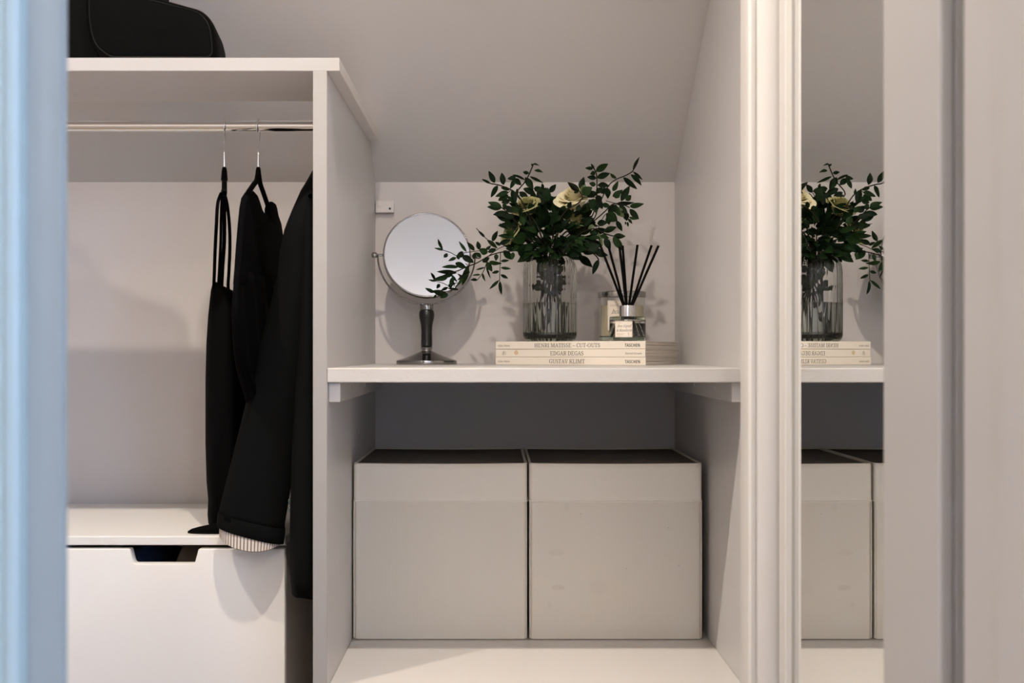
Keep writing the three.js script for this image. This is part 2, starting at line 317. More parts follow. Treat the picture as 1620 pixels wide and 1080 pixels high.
// ---------------------------------------------------------------- drawer unit
const DTOP = -0.2997, DF = -0.216, DR = -0.347, DL = -1.05;
{
  const t = thing('drawer_unit', 'low white drawer unit with a notched pull standing under the hanging clothes', 'drawers', [0, 0, 0]);
  mesh('top_panel', box(DL - 0.001, DR + 0.001, DTOP - 0.0148, DTOP, -0.585, DF, 0.0018), M.drawer, t);
  mesh('side_board', box(DR - 0.018, DR - 0.001, FLOOR + 0.05, DTOP - 0.0152, -0.584, DF - 0.021, 0.001), M.drawerSide, t);
  mesh('side_board', box(DL, DL + 0.017, FLOOR + 0.05, DTOP - 0.0152, -0.584, DF - 0.021, 0.001), M.drawerSide, t);
  mesh('back_board', box(DL, DR - 0.002, FLOOR + 0.05, DTOP - 0.0152, -0.59, -0.585, 0), M.drawerSide, t);
  mesh('plinth', box(DL, DR - 0.002, FLOOR, FLOOR + 0.05, -0.58, DF - 0.04), M.drawerSide, t);
  const y1 = -0.3203, y0 = y1 - 0.36, r = 0.006;
  const s = new THREE.Shape(), xa = -0.6005, xb = -0.4885, cut = 0.0245, sl = 0.0045;
  s.moveTo(DL, y0); s.lineTo(DR, y0); s.lineTo(DR, y1 - 0.002); s.quadraticCurveTo(DR, y1, DR - 0.002, y1);
  s.lineTo(xb + 0.004, y1); s.quadraticCurveTo(xb, y1, xb - 0.0006, y1 - 0.004); s.lineTo(xb - sl, y1 - cut + r); s.quadraticCurveTo(xb - sl - 0.001, y1 - cut, xb - sl - r, y1 - cut);
  s.lineTo(xa + sl + r, y1 - cut); s.quadraticCurveTo(xa + sl + 0.001, y1 - cut, xa + sl, y1 - cut + r); s.lineTo(xa + 0.0006, y1 - 0.004); s.quadraticCurveTo(xa, y1, xa - 0.004, y1);
  s.lineTo(DL, y1); s.closePath();
  const dr = new THREE.Group(); dr.name = 'drawer'; t.add(dr);
  mesh('drawer_front', toCreasedNormals(extrude(s, 0.0185, 0.0018, 8, 3).translate(0, 0, DF - 0.0185), 0.6), M.drawer, dr);
  mesh('drawer_box', mergeGeometries([box(DL + 0.02, DL + 0.032, y0 + 0.03, y1 - 0.06, -0.57, DF - 0.02), box(DR - 0.034, DR - 0.022, y0 + 0.03, y1 - 0.06, -0.57, DF - 0.02), box(DL + 0.032, DR - 0.034, y0 + 0.03, y1 - 0.06, -0.57, -0.558), box(DL + 0.032, DR - 0.034, y0 + 0.03, y0 + 0.04, -0.558, DF - 0.02)]), M.drawerSide, dr);
  const low = extrude(poly([[DL, FLOOR + 0.055], [DR, FLOOR + 0.055], [DR, y0 - 0.004], [DL, y0 - 0.004]]), 0.0185, 0.0018, 8, 3).translate(0, 0, DF - 0.0185);
  mesh('drawer_front', low, M.drawer, t);
  // clothes glimpsed through the pull
  const floorY = y0 + 0.04;
  const heap = (x0, x1, z0, z1, top, f) => { const g = new THREE.SphereGeometry(1, 32, 20), p = g.attributes.position; for (let i = 0; i < p.count; i++) { const x = p.getX(i), y = p.getY(i), z = p.getZ(i), k = 1 + 0.06 * Math.sin(9 * x + f) * Math.cos(7 * z + y * 5 + f); p.setXYZ(i, (x0 + x1) / 2 + Math.sign(x) * Math.abs(x) ** 0.7 * (x1 - x0) / 2, floorY + (top - floorY) * (0.5 + 0.5 * Math.sign(y) * Math.abs(y) ** 0.6 * k), (z0 + z1) / 2 + Math.sign(z) * Math.abs(z) ** 0.7 * (z1 - z0) / 2); } g.computeVertexNormals(); return g; };
  tag(mesh('folded_jumper', heap(-0.565, -0.49, -0.55, -0.25, -0.325, 1), M.brownCloth), 'brown knit clothing glimpsed through the notch of the drawer', 'clothing');
  tag(mesh('folded_clothing', heap(-0.72, -0.567, -0.55, -0.25, -0.345, 3), M.navyCloth), 'dark navy clothing glimpsed through the notch of the drawer', 'clothing');
}

// ---------------------------------------------------------------- bag on the top board
{
  const t = thing('leather_bag', 'black leather bag with a rounded sloping end on the top board', 'bag', [0, CAPTOP, 0]);
  const s = new THREE.Shape();                                           // front of the bag, seen from the room
  s.moveTo(-0.566, 0.003); s.lineTo(-0.412, 0.003); s.quadraticCurveTo(-0.4035, 0.004, -0.404, 0.016); s.quadraticCurveTo(-0.405, 0.050, -0.4115, 0.063); s.quadraticCurveTo(-0.419, 0.079, -0.436, 0.0855); s.lineTo(-0.505, 0.1035);
  s.lineTo(-0.59, 0.125); s.quadraticCurveTo(-0.607, 0.123, -0.607, 0.10); s.quadraticCurveTo(-0.607, 0.03, -0.588, 0.0165); s.quadraticCurveTo(-0.577, 0.0045, -0.566, 0.003);
  const out = s.getSpacedPoints(110).slice(0, 110), bagRing = (z, k) => out.map((p) => V(-0.505 + (p.x + 0.505) * (p.x > -0.505 ? 0.93 : 1) * (1 - k * 0.08) + (z + 0.05) * (p.x > -0.505 ? 0.12 : 0), Math.max(0.0015, 0.05 + (p.y - 0.05) * (1 - k * 0.18)), z));
  const body = mesh('bag_body', loft([[-0.158, 1.6], [-0.157, 0.9], [-0.152, 0.4], [-0.144, 0.1], [-0.132, 0], [-0.062, 0], [-0.050, 0.1], [-0.042, 0.4], [-0.037, 0.9], [-0.0355, 1.6], [-0.035, 4]].map(([z, k]) => bagRing(z, k)), true), M.leather, t);
  const pipe = s.getSpacedPoints(90).slice(0, 90).map((p) => V(-0.505 + (p.x + 0.505) * (p.x > -0.505 ? 0.87 : 0.9), 0.05 + (p.y - 0.05) * 0.82, -0.0366));
  mesh('piping', new THREE.TubeGeometry(new THREE.CatmullRomCurve3(pipe, true), 120, 0.0010, 6, true), M.leatherTrim, body);
  const g2 = new THREE.Shape(); g2.moveTo(-0.70, 0.001); g2.lineTo(-0.56, 0.001); g2.lineTo(-0.575, 0.03); g2.lineTo(-0.60, 0.12); g2.lineTo(-0.66, 0.12); g2.quadraticCurveTo(-0.70, 0.1, -0.70, 0.06); g2.closePath();
  mesh('side_pocket', toCreasedNormals(extrude(g2, 0.095, 0.012, 12, 4).translate(0, 0, -0.155), 0.9), M.leather, t);
  mesh('handle', tube([[-0.62, 0.105, -0.1], [-0.615, 0.17, -0.09], [-0.56, 0.205, -0.09], [-0.51, 0.17, -0.09], [-0.505, 0.088, -0.1]], 0.006, 40, 10), M.leatherTrim, t);
}

// ---------------------------------------------------------------- fabric boxes
function fabricBox(x, w, label, bow, stain) {
  const h = 0.2935, d = 0.293, t = thing('fabric_box', label, 'storage box', [x, BASE, -0.4005]), th = 0.005, nb = 14;
  const bulge = (u) => Math.sin(Math.PI * Math.min(1, Math.max(0, u)));
  // walls as a lofted square tube with softly bowed sides and rounded corners
  const ring = (y, inset, lift) => {
    const pts = [], a = w / 2 - inset, b = d / 2 - inset, r = 0.006, e = bow * bulge((y - 0.01) / h);
    for (let k = 0; k < 4; k++) {
      const cx = (k === 0 || k === 3 ? 1 : -1) * (a - r), cz = (k < 2 ? 1 : -1) * (b - r);
      for (let i = 0; i <= 4; i++) { const f = (k + i / 4) * Math.PI / 2; pts.push([cx + r * Math.cos(f), cz + r * Math.sin(f)]); }
      const [nx, nz] = k === 0 ? [-(a - r), b] : k === 1 ? [-a, -(b - r)] : k === 2 ? [a - r, -b] : [a, b - r], [px, pz] = pts.at(-1);
      for (let i = 1; i < nb; i++) { const q = i / nb; pts.push([px + (nx - px) * q, pz + (nz - pz) * q]); }
    }
    return pts.map(([px, pz]) => {
      const ux = px / a, uz = pz / b, cx = Math.abs(ux) > 0.985 ? Math.sign(ux) * e * 0.35 * (1 - uz * uz) : 0, cz = Math.abs(uz) > 0.985 ? Math.sign(uz) * e * (1 - ux * ux) : 0;
      return V(px + cx, y + (lift ? lift * (1 - ux * ux) * Math.abs(uz) : 0), pz + cz);
    });
  };
  const rows = (y0, y1, n, inset, lift = 0) => Array.from({ length: n + 1 }, (_, i) => ring(y0 + (y1 - y0) * i / n, inset, i === n ? lift : 0));
  const down = (r) => r.slice().reverse();
  const yb = h - 0.0615;
  const skin = loft(down(rows(0.0015, yb, 14, 0.0012)), false);
  const uvFix = (g) => boxUV(g);
  const body = mesh('box_wall', uvFix(mergeGeometries([skin, loft([ring(0.0015, 0.0012), ring(0.0015, w / 2 - 0.008)].map((r) => r.slice()), true)])), stain ? M.binStained : M.binCloth, t);
  const band = mesh('band', uvFix(loft(down([...rows(yb - 0.002, h, 8, 0.0004, -0.0012), ring(h, 0.005, -0.0012)]), false)), M.binBand, t);
  mesh('lining', loft([ring(h - 0.0003, 0.0052, -0.0012), ring(h - 0.05, 0.006), ring(0.006, 0.006), ring(0.006, w / 2 - 0.008)].reverse(), true, true), M.binLining, t);
  const edge = ring(h + 0.0002, 0.0022, -0.0012);
  mesh('top_binding', new THREE.TubeGeometry(new THREE.CatmullRomCurve3(edge.filter((_, i) => i % 2 === 0), true), 160, 0.0022, 8, true), M.binBand, t);
  mesh('stitched_seam', new THREE.TubeGeometry(new THREE.CatmullRomCurve3(ring(yb, 0.0002).filter((_, i) => i % 2 === 0), true), 160, 0.0011, 6, true), M.binSeam, band);
  for (const s of [-1, 1]) mesh('corner_piping', tube([[s * (w / 2 - 0.0018), 0.004, d / 2 - 0.002], [s * (w / 2 - 0.0016), h * 0.5, d / 2 - 0.002], [s * (w / 2 - 0.0018), yb, d / 2 - 0.0022]], 0.0013, 16, 6), M.binCloth, body);
  return t;
}
{
  const spots = [[0.16, 0.50, 0.05, 0.022, 0.05], [0.17, 0.30, 0.045, 0.018, 0.10], [0.40, 0.30, 0.06, 0.05, 0.035], [0.22, 0.76, 0.02, 0.03, 0.05], [0.12, 0.20, 0.015, 0.02, 0.05], [0.62, 0.45, 0.03, 0.02, 0.02]];
  const tex = canvasTex(512, 512, (c) => {
    c.fillStyle = '#ffffff'; c.fillRect(0, 0, 512, 512);
    for (const [u, v, a, b, k] of spots) { c.save(); c.translate(u * 512, (1 - v) * 512); c.scale(a * 512, b * 512); const g = c.createRadialGradient(0, 0, 0, 0, 0, 1); g.addColorStop(0, `rgba(120,105,95,${k * 0.9})`); g.addColorStop(0.75, `rgba(120,105,95,${k * 0.7})`); g.addColorStop(1, 'rgba(120,105,95,0)'); c.fillStyle = g; c.beginPath(); c.arc(0, 0, 1, 0, 7); c.fill(); c.restore(); }
    c.fillStyle = 'rgba(60,50,45,0.35)'; for (const [u, v] of [[0.56, 0.59], [0.86, 0.575], [0.30, 0.28], [0.8, 0.36]]) { c.beginPath(); c.arc(u * 512, v * 512, 1.4, 0, 7); c.fill(); }
  });
  tex.wrapS = tex.wrapT = THREE.RepeatWrapping; tex.repeat.set(1 / 0.293, 1 / 0.2935); tex.offset.set(0.5, 0);
  M.binStained = M.binCloth.clone(); M.binStained.map = tex;
}
fabricBox(-0.0948, 0.2915, 'plain pale grey fabric storage box beside the divider panel', 0.003, false);
fabricBox(0.1988, 0.2900, 'faintly stained pale grey fabric storage box nearer the mirror', 0.004, true);

// ---------------------------------------------------------------- books
const BOOK_AT = V(0.2548, SHELF, -0.30), BOOK_TURN = THREE.MathUtils.degToRad(-25), BL = 0.284, BD = 0.212, BH = 0.0139;
const spineTex = (title, right, left, italic, wide) => canvasTex(2048, 100, (c, w, h) => {
  c.fillStyle = '#eae1d3'; c.fillRect(0, 0, w, h);
  c.fillStyle = '#231f1b'; c.textBaseline = 'middle'; c.textAlign = 'center';
  c.font = '64px serif'; c.save(); c.translate(w * 0.491, h * 0.53); const tw = c.measureText(title).width; c.scale(wide / tw, 1.12); c.fillText(title, 0, 0); c.restore();
  if (right.big) { c.font = 'bold 54px sans-serif'; c.save(); c.translate(w * 0.918, h * 0.53); c.scale(200 / c.measureText(right.big).width, 1); c.fillText(right.big, 0, 0); c.restore(); }
  else { c.font = '34px serif'; c.fillText(right.small, w * 0.925, h * 0.53); }
  if (left) { c.font = '32px serif'; c.fillText(left, w * 0.058, h * 0.55); }
  else { c.lineWidth = 4; c.strokeStyle = '#5c564e'; c.beginPath(); c.moveTo(w * 0.057, 18); c.lineTo(w * 0.057, 84); c.stroke(); c.lineWidth = 3; c.beginPath(); c.ellipse(w * 0.050, 54, 8, 20, 0.3, 0, 7); c.stroke(); c.beginPath(); c.ellipse(w * 0.066, 48, 9, 22, -0.3, 0, 7); c.stroke(); c.fillStyle = 'rgba(190,150,100,0.5)'; c.beginPath(); c.arc(w * 0.145, 42, 30, 0, 7); c.fill(); }
});
const pageTex = noiseTex(128, [[4, 0.3], [16, 0.3]], (v, x, y) => { const k = 0.86 + 0.12 * v + 0.07 * Math.sin(y * 2.4) + 0.05 * ((y * 7919) % 13) / 13; return [238 * k, 230 * k, 220 * k]; }, true);
const pageMat = std({ color: lin(0.9, 0.88, 0.86), roughness: 0.85, map: rep(pageTex, 3, 40) });
function book(i, label, title, right, left, wide, dx, turn, dep) {
  const t = thing('paperback_book', label, 'book', [BOOK_AT.x + dx, BOOK_AT.y + i * (BH + 0.0003), BOOK_AT.z], BOOK_TURN + turn, 'pale books stacked under the vase');
  // local frame: spine along -x from the near right corner, covers run back along -z
  const c = 0.0011, H = BH;
  mesh('back_cover', box(-BL, 0, 0, c, -BD, -0.0006, 0.0004), M.cover, t);
  mesh('front_cover', box(-BL, 0, H - c, H, -BD, -0.0006, 0.0004), M.cover, t);
  const g = new RoundedBoxGeometry(BL, H, 0.0028, 3, 0.0012).translate(-BL / 2, H / 2, -0.0014), p = g.attributes.position, uv = g.attributes.uv;
  for (let k = 0; k < p.count; k++) uv.setXY(k, (p.getX(k) + BL) / BL, p.getY(k) / H);
  mesh('spine', g, std({ color: lin(0.86, 0.86, 0.86), roughness: 0.5, map: spineTex(title, right, left, false, wide) }), t);
  for (const [a, b] of [[c + 0.0001, H * 0.46], [H * 0.5, H - c - 0.0001]]) mesh('page_block', box(-BL + 0.001, -0.0012 - (a > c * 2 ? 0.0004 : 0), a, b, -BD + 0.0015 + dep, -0.0028, 0.0005), pageMat, t);
}
book(0, 'lowest pale book of the stack, resting on the shelf', 'GUSTAV KLIMT', { big: 'TASCHEN' }, 'Gilles Néret', 490, 0.0005, 0.004, 0.002);
book(1, 'middle pale book of the stack, its spine with a small emblem', 'EDGAR DEGAS', { small: 'Bernd Growe' }, '', 460, 0.0, -0.004, -0.001);
book(2, 'topmost pale book of the stack, directly under the vase', 'HENRI MATISSE – CUT-OUTS', { big: 'TASCHEN' }, 'Gilles Néret', 905, 0.0002, 0.0, 0.0015);
const BOOKTOP = SHELF + 3 * BH + 2 * 0.0003 + 0.0002;

// ---------------------------------------------------------------- vase
const VX = 0.0976, VZ = -0.430, U = 0.0011617;
const VY = BOOKTOP + 0.0002;
const vaseR = [[0, 0.042], [0.002, 0.0455], [0.006, 0.0482], [0.012, 0.0492], [0.10, 0.0492], [0.128, 0.0488], [0.140, 0.0472], [0.148, 0.0442], [0.154, 0.0395], [0.157, 0.0362], [0.159, 0.0352], [0.166, 0.0352], [0.1675, 0.0345]];
function ribbed(rows, ribs, depth, n = 240) {
  return rows.map(([y, r]) => Array.from({ length: n }, (_, j) => { const a = -j / n * Math.PI * 2, k = Math.max(0, Math.min(1, (y - 0.004) / 0.01)) * Math.max(0, Math.min(1, (0.156 - y) / 0.012)), q = r + depth * k * (Math.abs(Math.cos(a * ribs / 2)) - 0.6); return V(q * Math.cos(a), y, q * Math.sin(a)); }));
}
{
  const t = thing('ribbed_glass_vase', 'clear ribbed glass vase half full of water standing on the books', 'vase', [VX, VY, VZ]);
  const ys = []; for (let i = 0; i + 1 < vaseR.length; i++) { const n = Math.ceil((vaseR[i + 1][0] - vaseR[i][0]) / 0.006); for (let k = 0; k < n; k++) ys.push(vaseR[i][0] + (vaseR[i + 1][0] - vaseR[i][0]) * k / n); } ys.push(vaseR.at(-1)[0]);
  const at = (y) => lerpTable(vaseR, y)[0];
  const outer = ribbed(ys.map((y) => [y, at(y)]), 34, 0.0011), inner = ribbed(ys.filter((y) => y > 0.006).map((y) => [y, at(y) - 0.0020]), 34, 0.0009);
  mesh('glass_body', loft([...outer, ...inner.reverse()], true), M.glass, t);
  const W = 0.0705, wr = [[0.0054, 0.040], [0.007, 0.0455], [0.0125, 0.0474], [W - 0.0006, 0.0474], [W, 0.0474]];
  mesh('water', loft(ribbed(wr.map(([y, r]) => [y, r]), 34, 0.0009), true), M.water, t);
}

// ---------------------------------------------------------------- bouquet
// Sizes are kept on the vase's own scale: 1 unit = 1.1617 mm, x from the vase's axis, y up from its foot, z towards the room.
const leafGeos = [0.0, 0.10, -0.08].map((bend, k) => {
  const n = 10, half = 3, pos = [], idx = [], uv = [];
  for (let i = 0; i <= n; i++) {
    const t = i / n, w = 0.5 * Math.pow(Math.sin(Math.PI * Math.pow(t, 0.85)), 0.85) * (1 - 0.18 * t) + (t < 0.04 ? 0.02 : 0);
    for (let j = -half; j <= half; j++) { const s = j / half; pos.push(s * w, t, 0.13 * Math.abs(s) * w * (k === 2 ? -1 : 1) + bend * Math.sin(t * 3.1) + 0.02 * Math.sin(9 * t + k) * s); uv.push(s * 0.5 + 0.5, t); }
  }
  for (let i = 0; i < n; i++) for (let j = 0; j < half * 2; j++) { const a = i * (half * 2 + 1) + j, b = a + 1, c = a + half * 2 + 1, d = c + 1; idx.push(a, b, c, b, d, c); }
  const g = new THREE.BufferGeometry(); g.setAttribute('position', new THREE.Float32BufferAttribute(pos, 3)); g.setAttribute('uv', new THREE.Float32BufferAttribute(uv, 2)); g.setIndex(idx); g.computeVertexNormals(); return g;
});
function addLeaf(parent, base, tip, w, roll = 0, mat) {
  const d = tip.clone().sub(base), L = d.length(); d.normalize();
  const n = V(0, 0.1, 1); n.addScaledVector(d, -n.dot(d)).normalize(); n.applyAxisAngle(d, roll);
  const x = d.clone().cross(n).normalize();
  const m = mesh('leaf', leafGeos[Math.floor(rnd() * 3)], mat ?? LEAF[Math.floor(rnd() * 4)], parent);
  m.matrixAutoUpdate = true;
  m.quaternion.setFromRotationMatrix(new THREE.Matrix4().makeBasis(x, d, n));
  m.position.copy(base); m.scale.set(w, L, L);
  return m;
}
// a traced branch: stems and leaves as [x, y] offsets on the vase's scale; depth grows along the distance from the mouth
const P2 = (ox, oy, k) => ([x, y]) => [ox + x / k - 870, 538 - (oy + y / k)];
const FRAME = { b: P2(760, 240, 6), c: P2(880, 235, 5.54), a: P2(670, 330, 7.2) };
function branch(label, frame, zf, foot, stems, leaves, mat) {
  const t = thing('leafy_branch', label, 'branch', [VX, VY, VZ], 0, 'green branches in the vase');
  const f = FRAME[frame], to3 = (q, dz = 0) => { const [x, y] = f(q), z = zf(x, y) + dz, s = 1 - z / 1.93; return V(x * U * s, y * U * s + (1 - s) * -0.04, z); };
  const mouth = V(rr(-0.016, 0.016), 0.163, rr(-0.014, 0.014));
  stems.forEach((s, i) => {
    const pts = s.map((q) => to3(q));
    if (!i) mesh('stem', tube([V(foot[0], 0.0085, foot[1]), V(foot[0] * 0.7 + mouth.x * 0.3, 0.07, foot[1] * 0.7 + mouth.z * 0.3), mouth, ...pts], 0.00115, 60, 6), M.stem, t);
    else mesh('stem', tube(pts.length > 2 ? pts : [pts[0], pts[0].clone().lerp(pts[1], 0.5), pts[1]], 0.0007, 20, 5), M.stem, t);
  });
  leaves.forEach(([bx, by, tx, ty, w, pale]) => {
    const k = frame === 'b' ? 6 : frame === 'c' ? 5.54 : 7.2, dz = rr(-0.008, 0.008);
    addLeaf(t, to3([bx, by], dz * 0.2), to3([tx, ty], dz), w / k * U * 1.14, rr(-0.3, 0.3), pale ? PALE_LEAF : mat);
  });
  return t;
}
branch('long leafy branch reaching out over the round mirror', 'a', (x) => 0.012 + 0.00016 * Math.max(0, -x) , [0.014, 0.01],
  [[[1280, 420], [1150, 432], [1050, 460], [870, 480], [740, 520], [590, 605], [480, 645], [380, 690], [270, 720]],
    [[1100, 360], [1000, 380], [910, 410], [830, 450], [740, 515]], [[830, 430], [690, 310], [590, 205]], [[740, 470], [610, 465], [530, 475], [440, 490], [370, 520], [300, 485], [210, 455]], [[870, 482], [865, 620], [858, 810]], [[858, 795], [800, 850]],
    [[715, 590], [660, 720], [600, 800]], [[480, 645], [420, 760], [330, 900], [200, 930], [80, 930]]],
  [[690, 310, 612, 232, 30], [715, 340, 840, 440, 50], [775, 355, 838, 232, 52], [855, 385, 985, 335, 56], [840, 292, 1040, 285, 34], [870, 402, 805, 362, 34], [700, 450, 760, 402, 38], [728, 485, 822, 440, 50], [625, 450, 603, 352, 52], [720, 490, 620, 440, 74], [640, 530, 585, 480, 44], [570, 460, 485, 362, 46], [480, 475, 390, 352, 34], [205, 445, 148, 322, 34], [215, 455, 108, 430, 26], [258, 490, 218, 540, 44], [360, 540, 268, 578, 38], [440, 470, 360, 540, 46], [430, 520, 560, 600, 70], [450, 500, 370, 540, 50], [560, 590, 430, 545, 62], [400, 560, 365, 510, 34], [380, 650, 190, 650, 44], [370, 715, 135, 700, 50], [320, 740, 175, 755, 40], [265, 765, 85, 795, 56], [322, 760, 300, 895, 50], [350, 600, 480, 660, 62], [500, 640, 430, 860, 66], [520, 700, 370, 800, 40], [460, 760, 375, 860, 32], [105, 938, 0, 885, 40], [270, 965, 80, 915, 66], [130, 960, 95, 1005, 26], [270, 960, 170, 1000, 44], [390, 905, 260, 890, 28], [902, 462, 1002, 565, 76], [1012, 480, 1005, 565, 50], [930, 435, 1060, 460, 38], [1070, 465, 1150, 538, 62], [822, 500, 815, 580, 48], [738, 588, 890, 605, 52], [710, 590, 772, 702, 62], [872, 580, 970, 572, 32], [872, 655, 990, 668, 32], [855, 695, 770, 718, 34], [870, 735, 960, 780, 36], [862, 808, 884, 965, 40], [850, 800, 738, 902, 34], [705, 640, 755, 780, 22], [662, 718, 696, 812, 26], [690, 650, 580, 680, 20], [638, 735, 545, 742, 22], [602, 795, 520, 795, 34], [660, 590, 742, 538, 54], [560, 560, 585, 480, 44]]);
branch('leafy branch spreading highest towards the round mirror', 'b', (x, y) => 0.02 + 0.0002 * (y - 150), [-0.012, 0.016],
  [[[520, 760], [430, 545], [345, 395], [280, 345], [150, 297], [80, 285], [10, 250]], [[280, 350], [255, 372], [230, 400]]],
  [[85, 286, 0, 242, 24], [125, 280, 66, 165, 50], [210, 300, 192, 182, 54], [155, 305, 92, 420, 48], [265, 350, 185, 325, 38], [255, 365, 132, 412, 50], [255, 395, 160, 450, 58], [290, 345, 325, 480, 60], [340, 395, 338, 330, 28], [270, 450, 190, 470, 50], [330, 480, 235, 400, 40]]);
branch('upright leafy branch rising left of the white rose', 'b', (x, y) => -0.015, [-0.02, -0.004],
  [[[500, 760], [440, 545], [380, 440], [345, 385], [430, 270], [470, 195], [505, 110]], [[540, 600], [600, 500], [635, 410], [660, 370]]],
  [[500, 102, 565, 120, 18], [505, 122, 483, 100, 24], [515, 165, 600, 186, 32], [466, 190, 405, 180, 34], [472, 222, 606, 285, 28], [425, 255, 305, 207, 26], [430, 230, 505, 355, 66], [340, 228, 260, 245, 42], [330, 240, 395, 305, 54], [330, 250, 285, 340, 42], [660, 375, 722, 295, 52], [655, 365, 515, 360, 60], [600, 340, 588, 285, 28], [610, 435, 560, 390, 38], [640, 425, 740, 428, 54], [640, 460, 738, 462, 52], [510, 340, 600, 330, 48], [410, 335, 540, 415, 64], [370, 370, 465, 430, 54], [390, 500, 432, 420, 52], [480, 400, 585, 540, 92], [445, 250, 500, 345, 60], [560, 470, 600, 560, 50], [540, 360, 640, 380, 60]]);
branch('short leafy branch below the upper left rose', 'b', (x, y) => 0.035, [0.004, -0.02],
  [[[540, 800], [440, 740], [372, 690], [300, 620], [230, 545], [185, 510]], [[372, 690], [270, 690], [170, 668]]],
  [[190, 505, 62, 462, 54], [190, 520, 53, 508, 52], [255, 575, 110, 582, 58], [240, 530, 200, 480, 44], [245, 645, 140, 590, 44], [258, 692, 170, 668, 18], [240, 620, 272, 735, 56], [310, 600, 210, 605, 60], [330, 785, 155, 782, 34], [300, 560, 230, 500, 60], [340, 560, 290, 500, 50], [330, 640, 300, 730, 60], [380, 600, 400, 690, 60], [360, 560, 330, 480, 50]]);
branch('tall leafy branch arching out at the top beside the wall panel', 'c', (x, y) => -0.03, [0.012, -0.016],
  [[[120, 760], [330, 618], [380, 490], [440, 360], [480, 298], [540, 255], [610, 228], [680, 185], [700, 130]]],
  [[682, 180, 740, 58, 28], [680, 190, 767, 266, 24], [660, 215, 757, 316, 44], [595, 240, 718, 346, 46], [535, 250, 480, 203, 34], [505, 362, 552, 272, 42], [450, 330, 462, 430, 54], [470, 400, 420, 330, 50], [440, 380, 375, 340, 44], [500, 410, 590, 350, 50]]);
branch('straight upright leafy branch right of the white rose', 'c', (x, y) => -0.055, [0.024, 0.004],
  [[[100, 760], [300, 620], [358, 500], [370, 300], [365, 210], [345, 165], [320, 125]]],
  [[345, 170, 318, 122, 22], [335, 165, 262, 160, 32], [360, 190, 470, 122, 60], [355, 200, 308, 215, 40], [370, 247, 487, 205, 54], [365, 250, 283, 240, 42], [360, 310, 302, 292, 42], [375, 310, 482, 320, 50], [362, 375, 420, 335, 50], [365, 400, 410, 470, 60], [360, 440, 300, 470, 50], [370, 430, 420, 520, 54]]);
branch('leafy branch pointing at the wall panel above the reeds', 'c', (x, y) => 0.02, [-0.024, 0.004],
  [[[100, 800], [330, 618], [420, 540], [490, 475], [560, 470], [640, 505]], [[430, 445], [520, 470], [600, 500]]],
  [[640, 495, 767, 470, 46], [520, 472, 682, 460, 38], [640, 515, 720, 606, 50], [565, 450, 642, 310, 58], [605, 442, 652, 395, 50], [510, 422, 552, 360, 58], [600, 540, 617, 622, 54], [630, 585, 718, 602, 28], [625, 600, 662, 648, 26], [618, 628, 628, 674, 20], [602, 625, 605, 657, 14], [520, 505, 590, 590, 64, 1], [450, 548, 525, 475, 54], [400, 470, 472, 496, 44], [480, 480, 560, 570, 60], [550, 480, 620, 560, 50]]);
branch('leafy branch hanging low just above the reeds', 'c', (x, y) => 0.035, [0.0, 0.024],
  [[[80, 850], [220, 720], [345, 690], [400, 725], [490, 752], [560, 762]], [[330, 640], [350, 690], [430, 560], [520, 615]]],
  [[350, 642, 442, 635, 54], [410, 715, 522, 672, 50], [430, 555, 532, 622, 84], [520, 618, 572, 712, 42], [495, 752, 602, 756, 48], [490, 760, 580, 884, 60], [420, 770, 466, 878, 56], [375, 745, 457, 772, 38], [440, 580, 455, 655, 54], [330, 700, 310, 800, 56], [360, 720, 397, 842, 32, 1], [330, 670, 270, 690, 50, 1]]);
branch('lowest leafy branch bending down between vase and reeds', 'c', (x, y) => 0.055, [0.018, 0.016],
  [[[60, 860], [160, 820], [250, 870], [330, 920], [360, 958]]],
  [[360, 958, 306, 1092, 46], [335, 915, 442, 922, 54], [270, 872, 372, 830, 74], [240, 810, 277, 852, 38], [175, 790, 217, 852, 44], [90, 880, 165, 905, 36], [100, 900, 160, 950, 24], [200, 840, 150, 780, 50]]);
branch('curved leafy branch crossing in front of the white rose', 'c', (x, y) => 0.06, [-0.006, 0.026],
  [[[-40, 720], [80, 520], [170, 470], [215, 410], [190, 360], [100, 290]], [[215, 410], [300, 412], [360, 408]], [[280, 430], [255, 470], [260, 530]]],
  [[190, 360, 84, 278, 50], [203, 372, 242, 295, 46, 1], [195, 340, 228, 232, 52], [215, 390, 300, 322, 78], [240, 390, 352, 375, 58], [140, 366, 180, 370, 24], [92, 510, 112, 448, 38], [170, 530, 190, 472, 44], [280, 430, 312, 532, 44], [312, 420, 342, 562, 44], [350, 520, 330, 440, 40], [70, 510, 20, 500, 40]]);
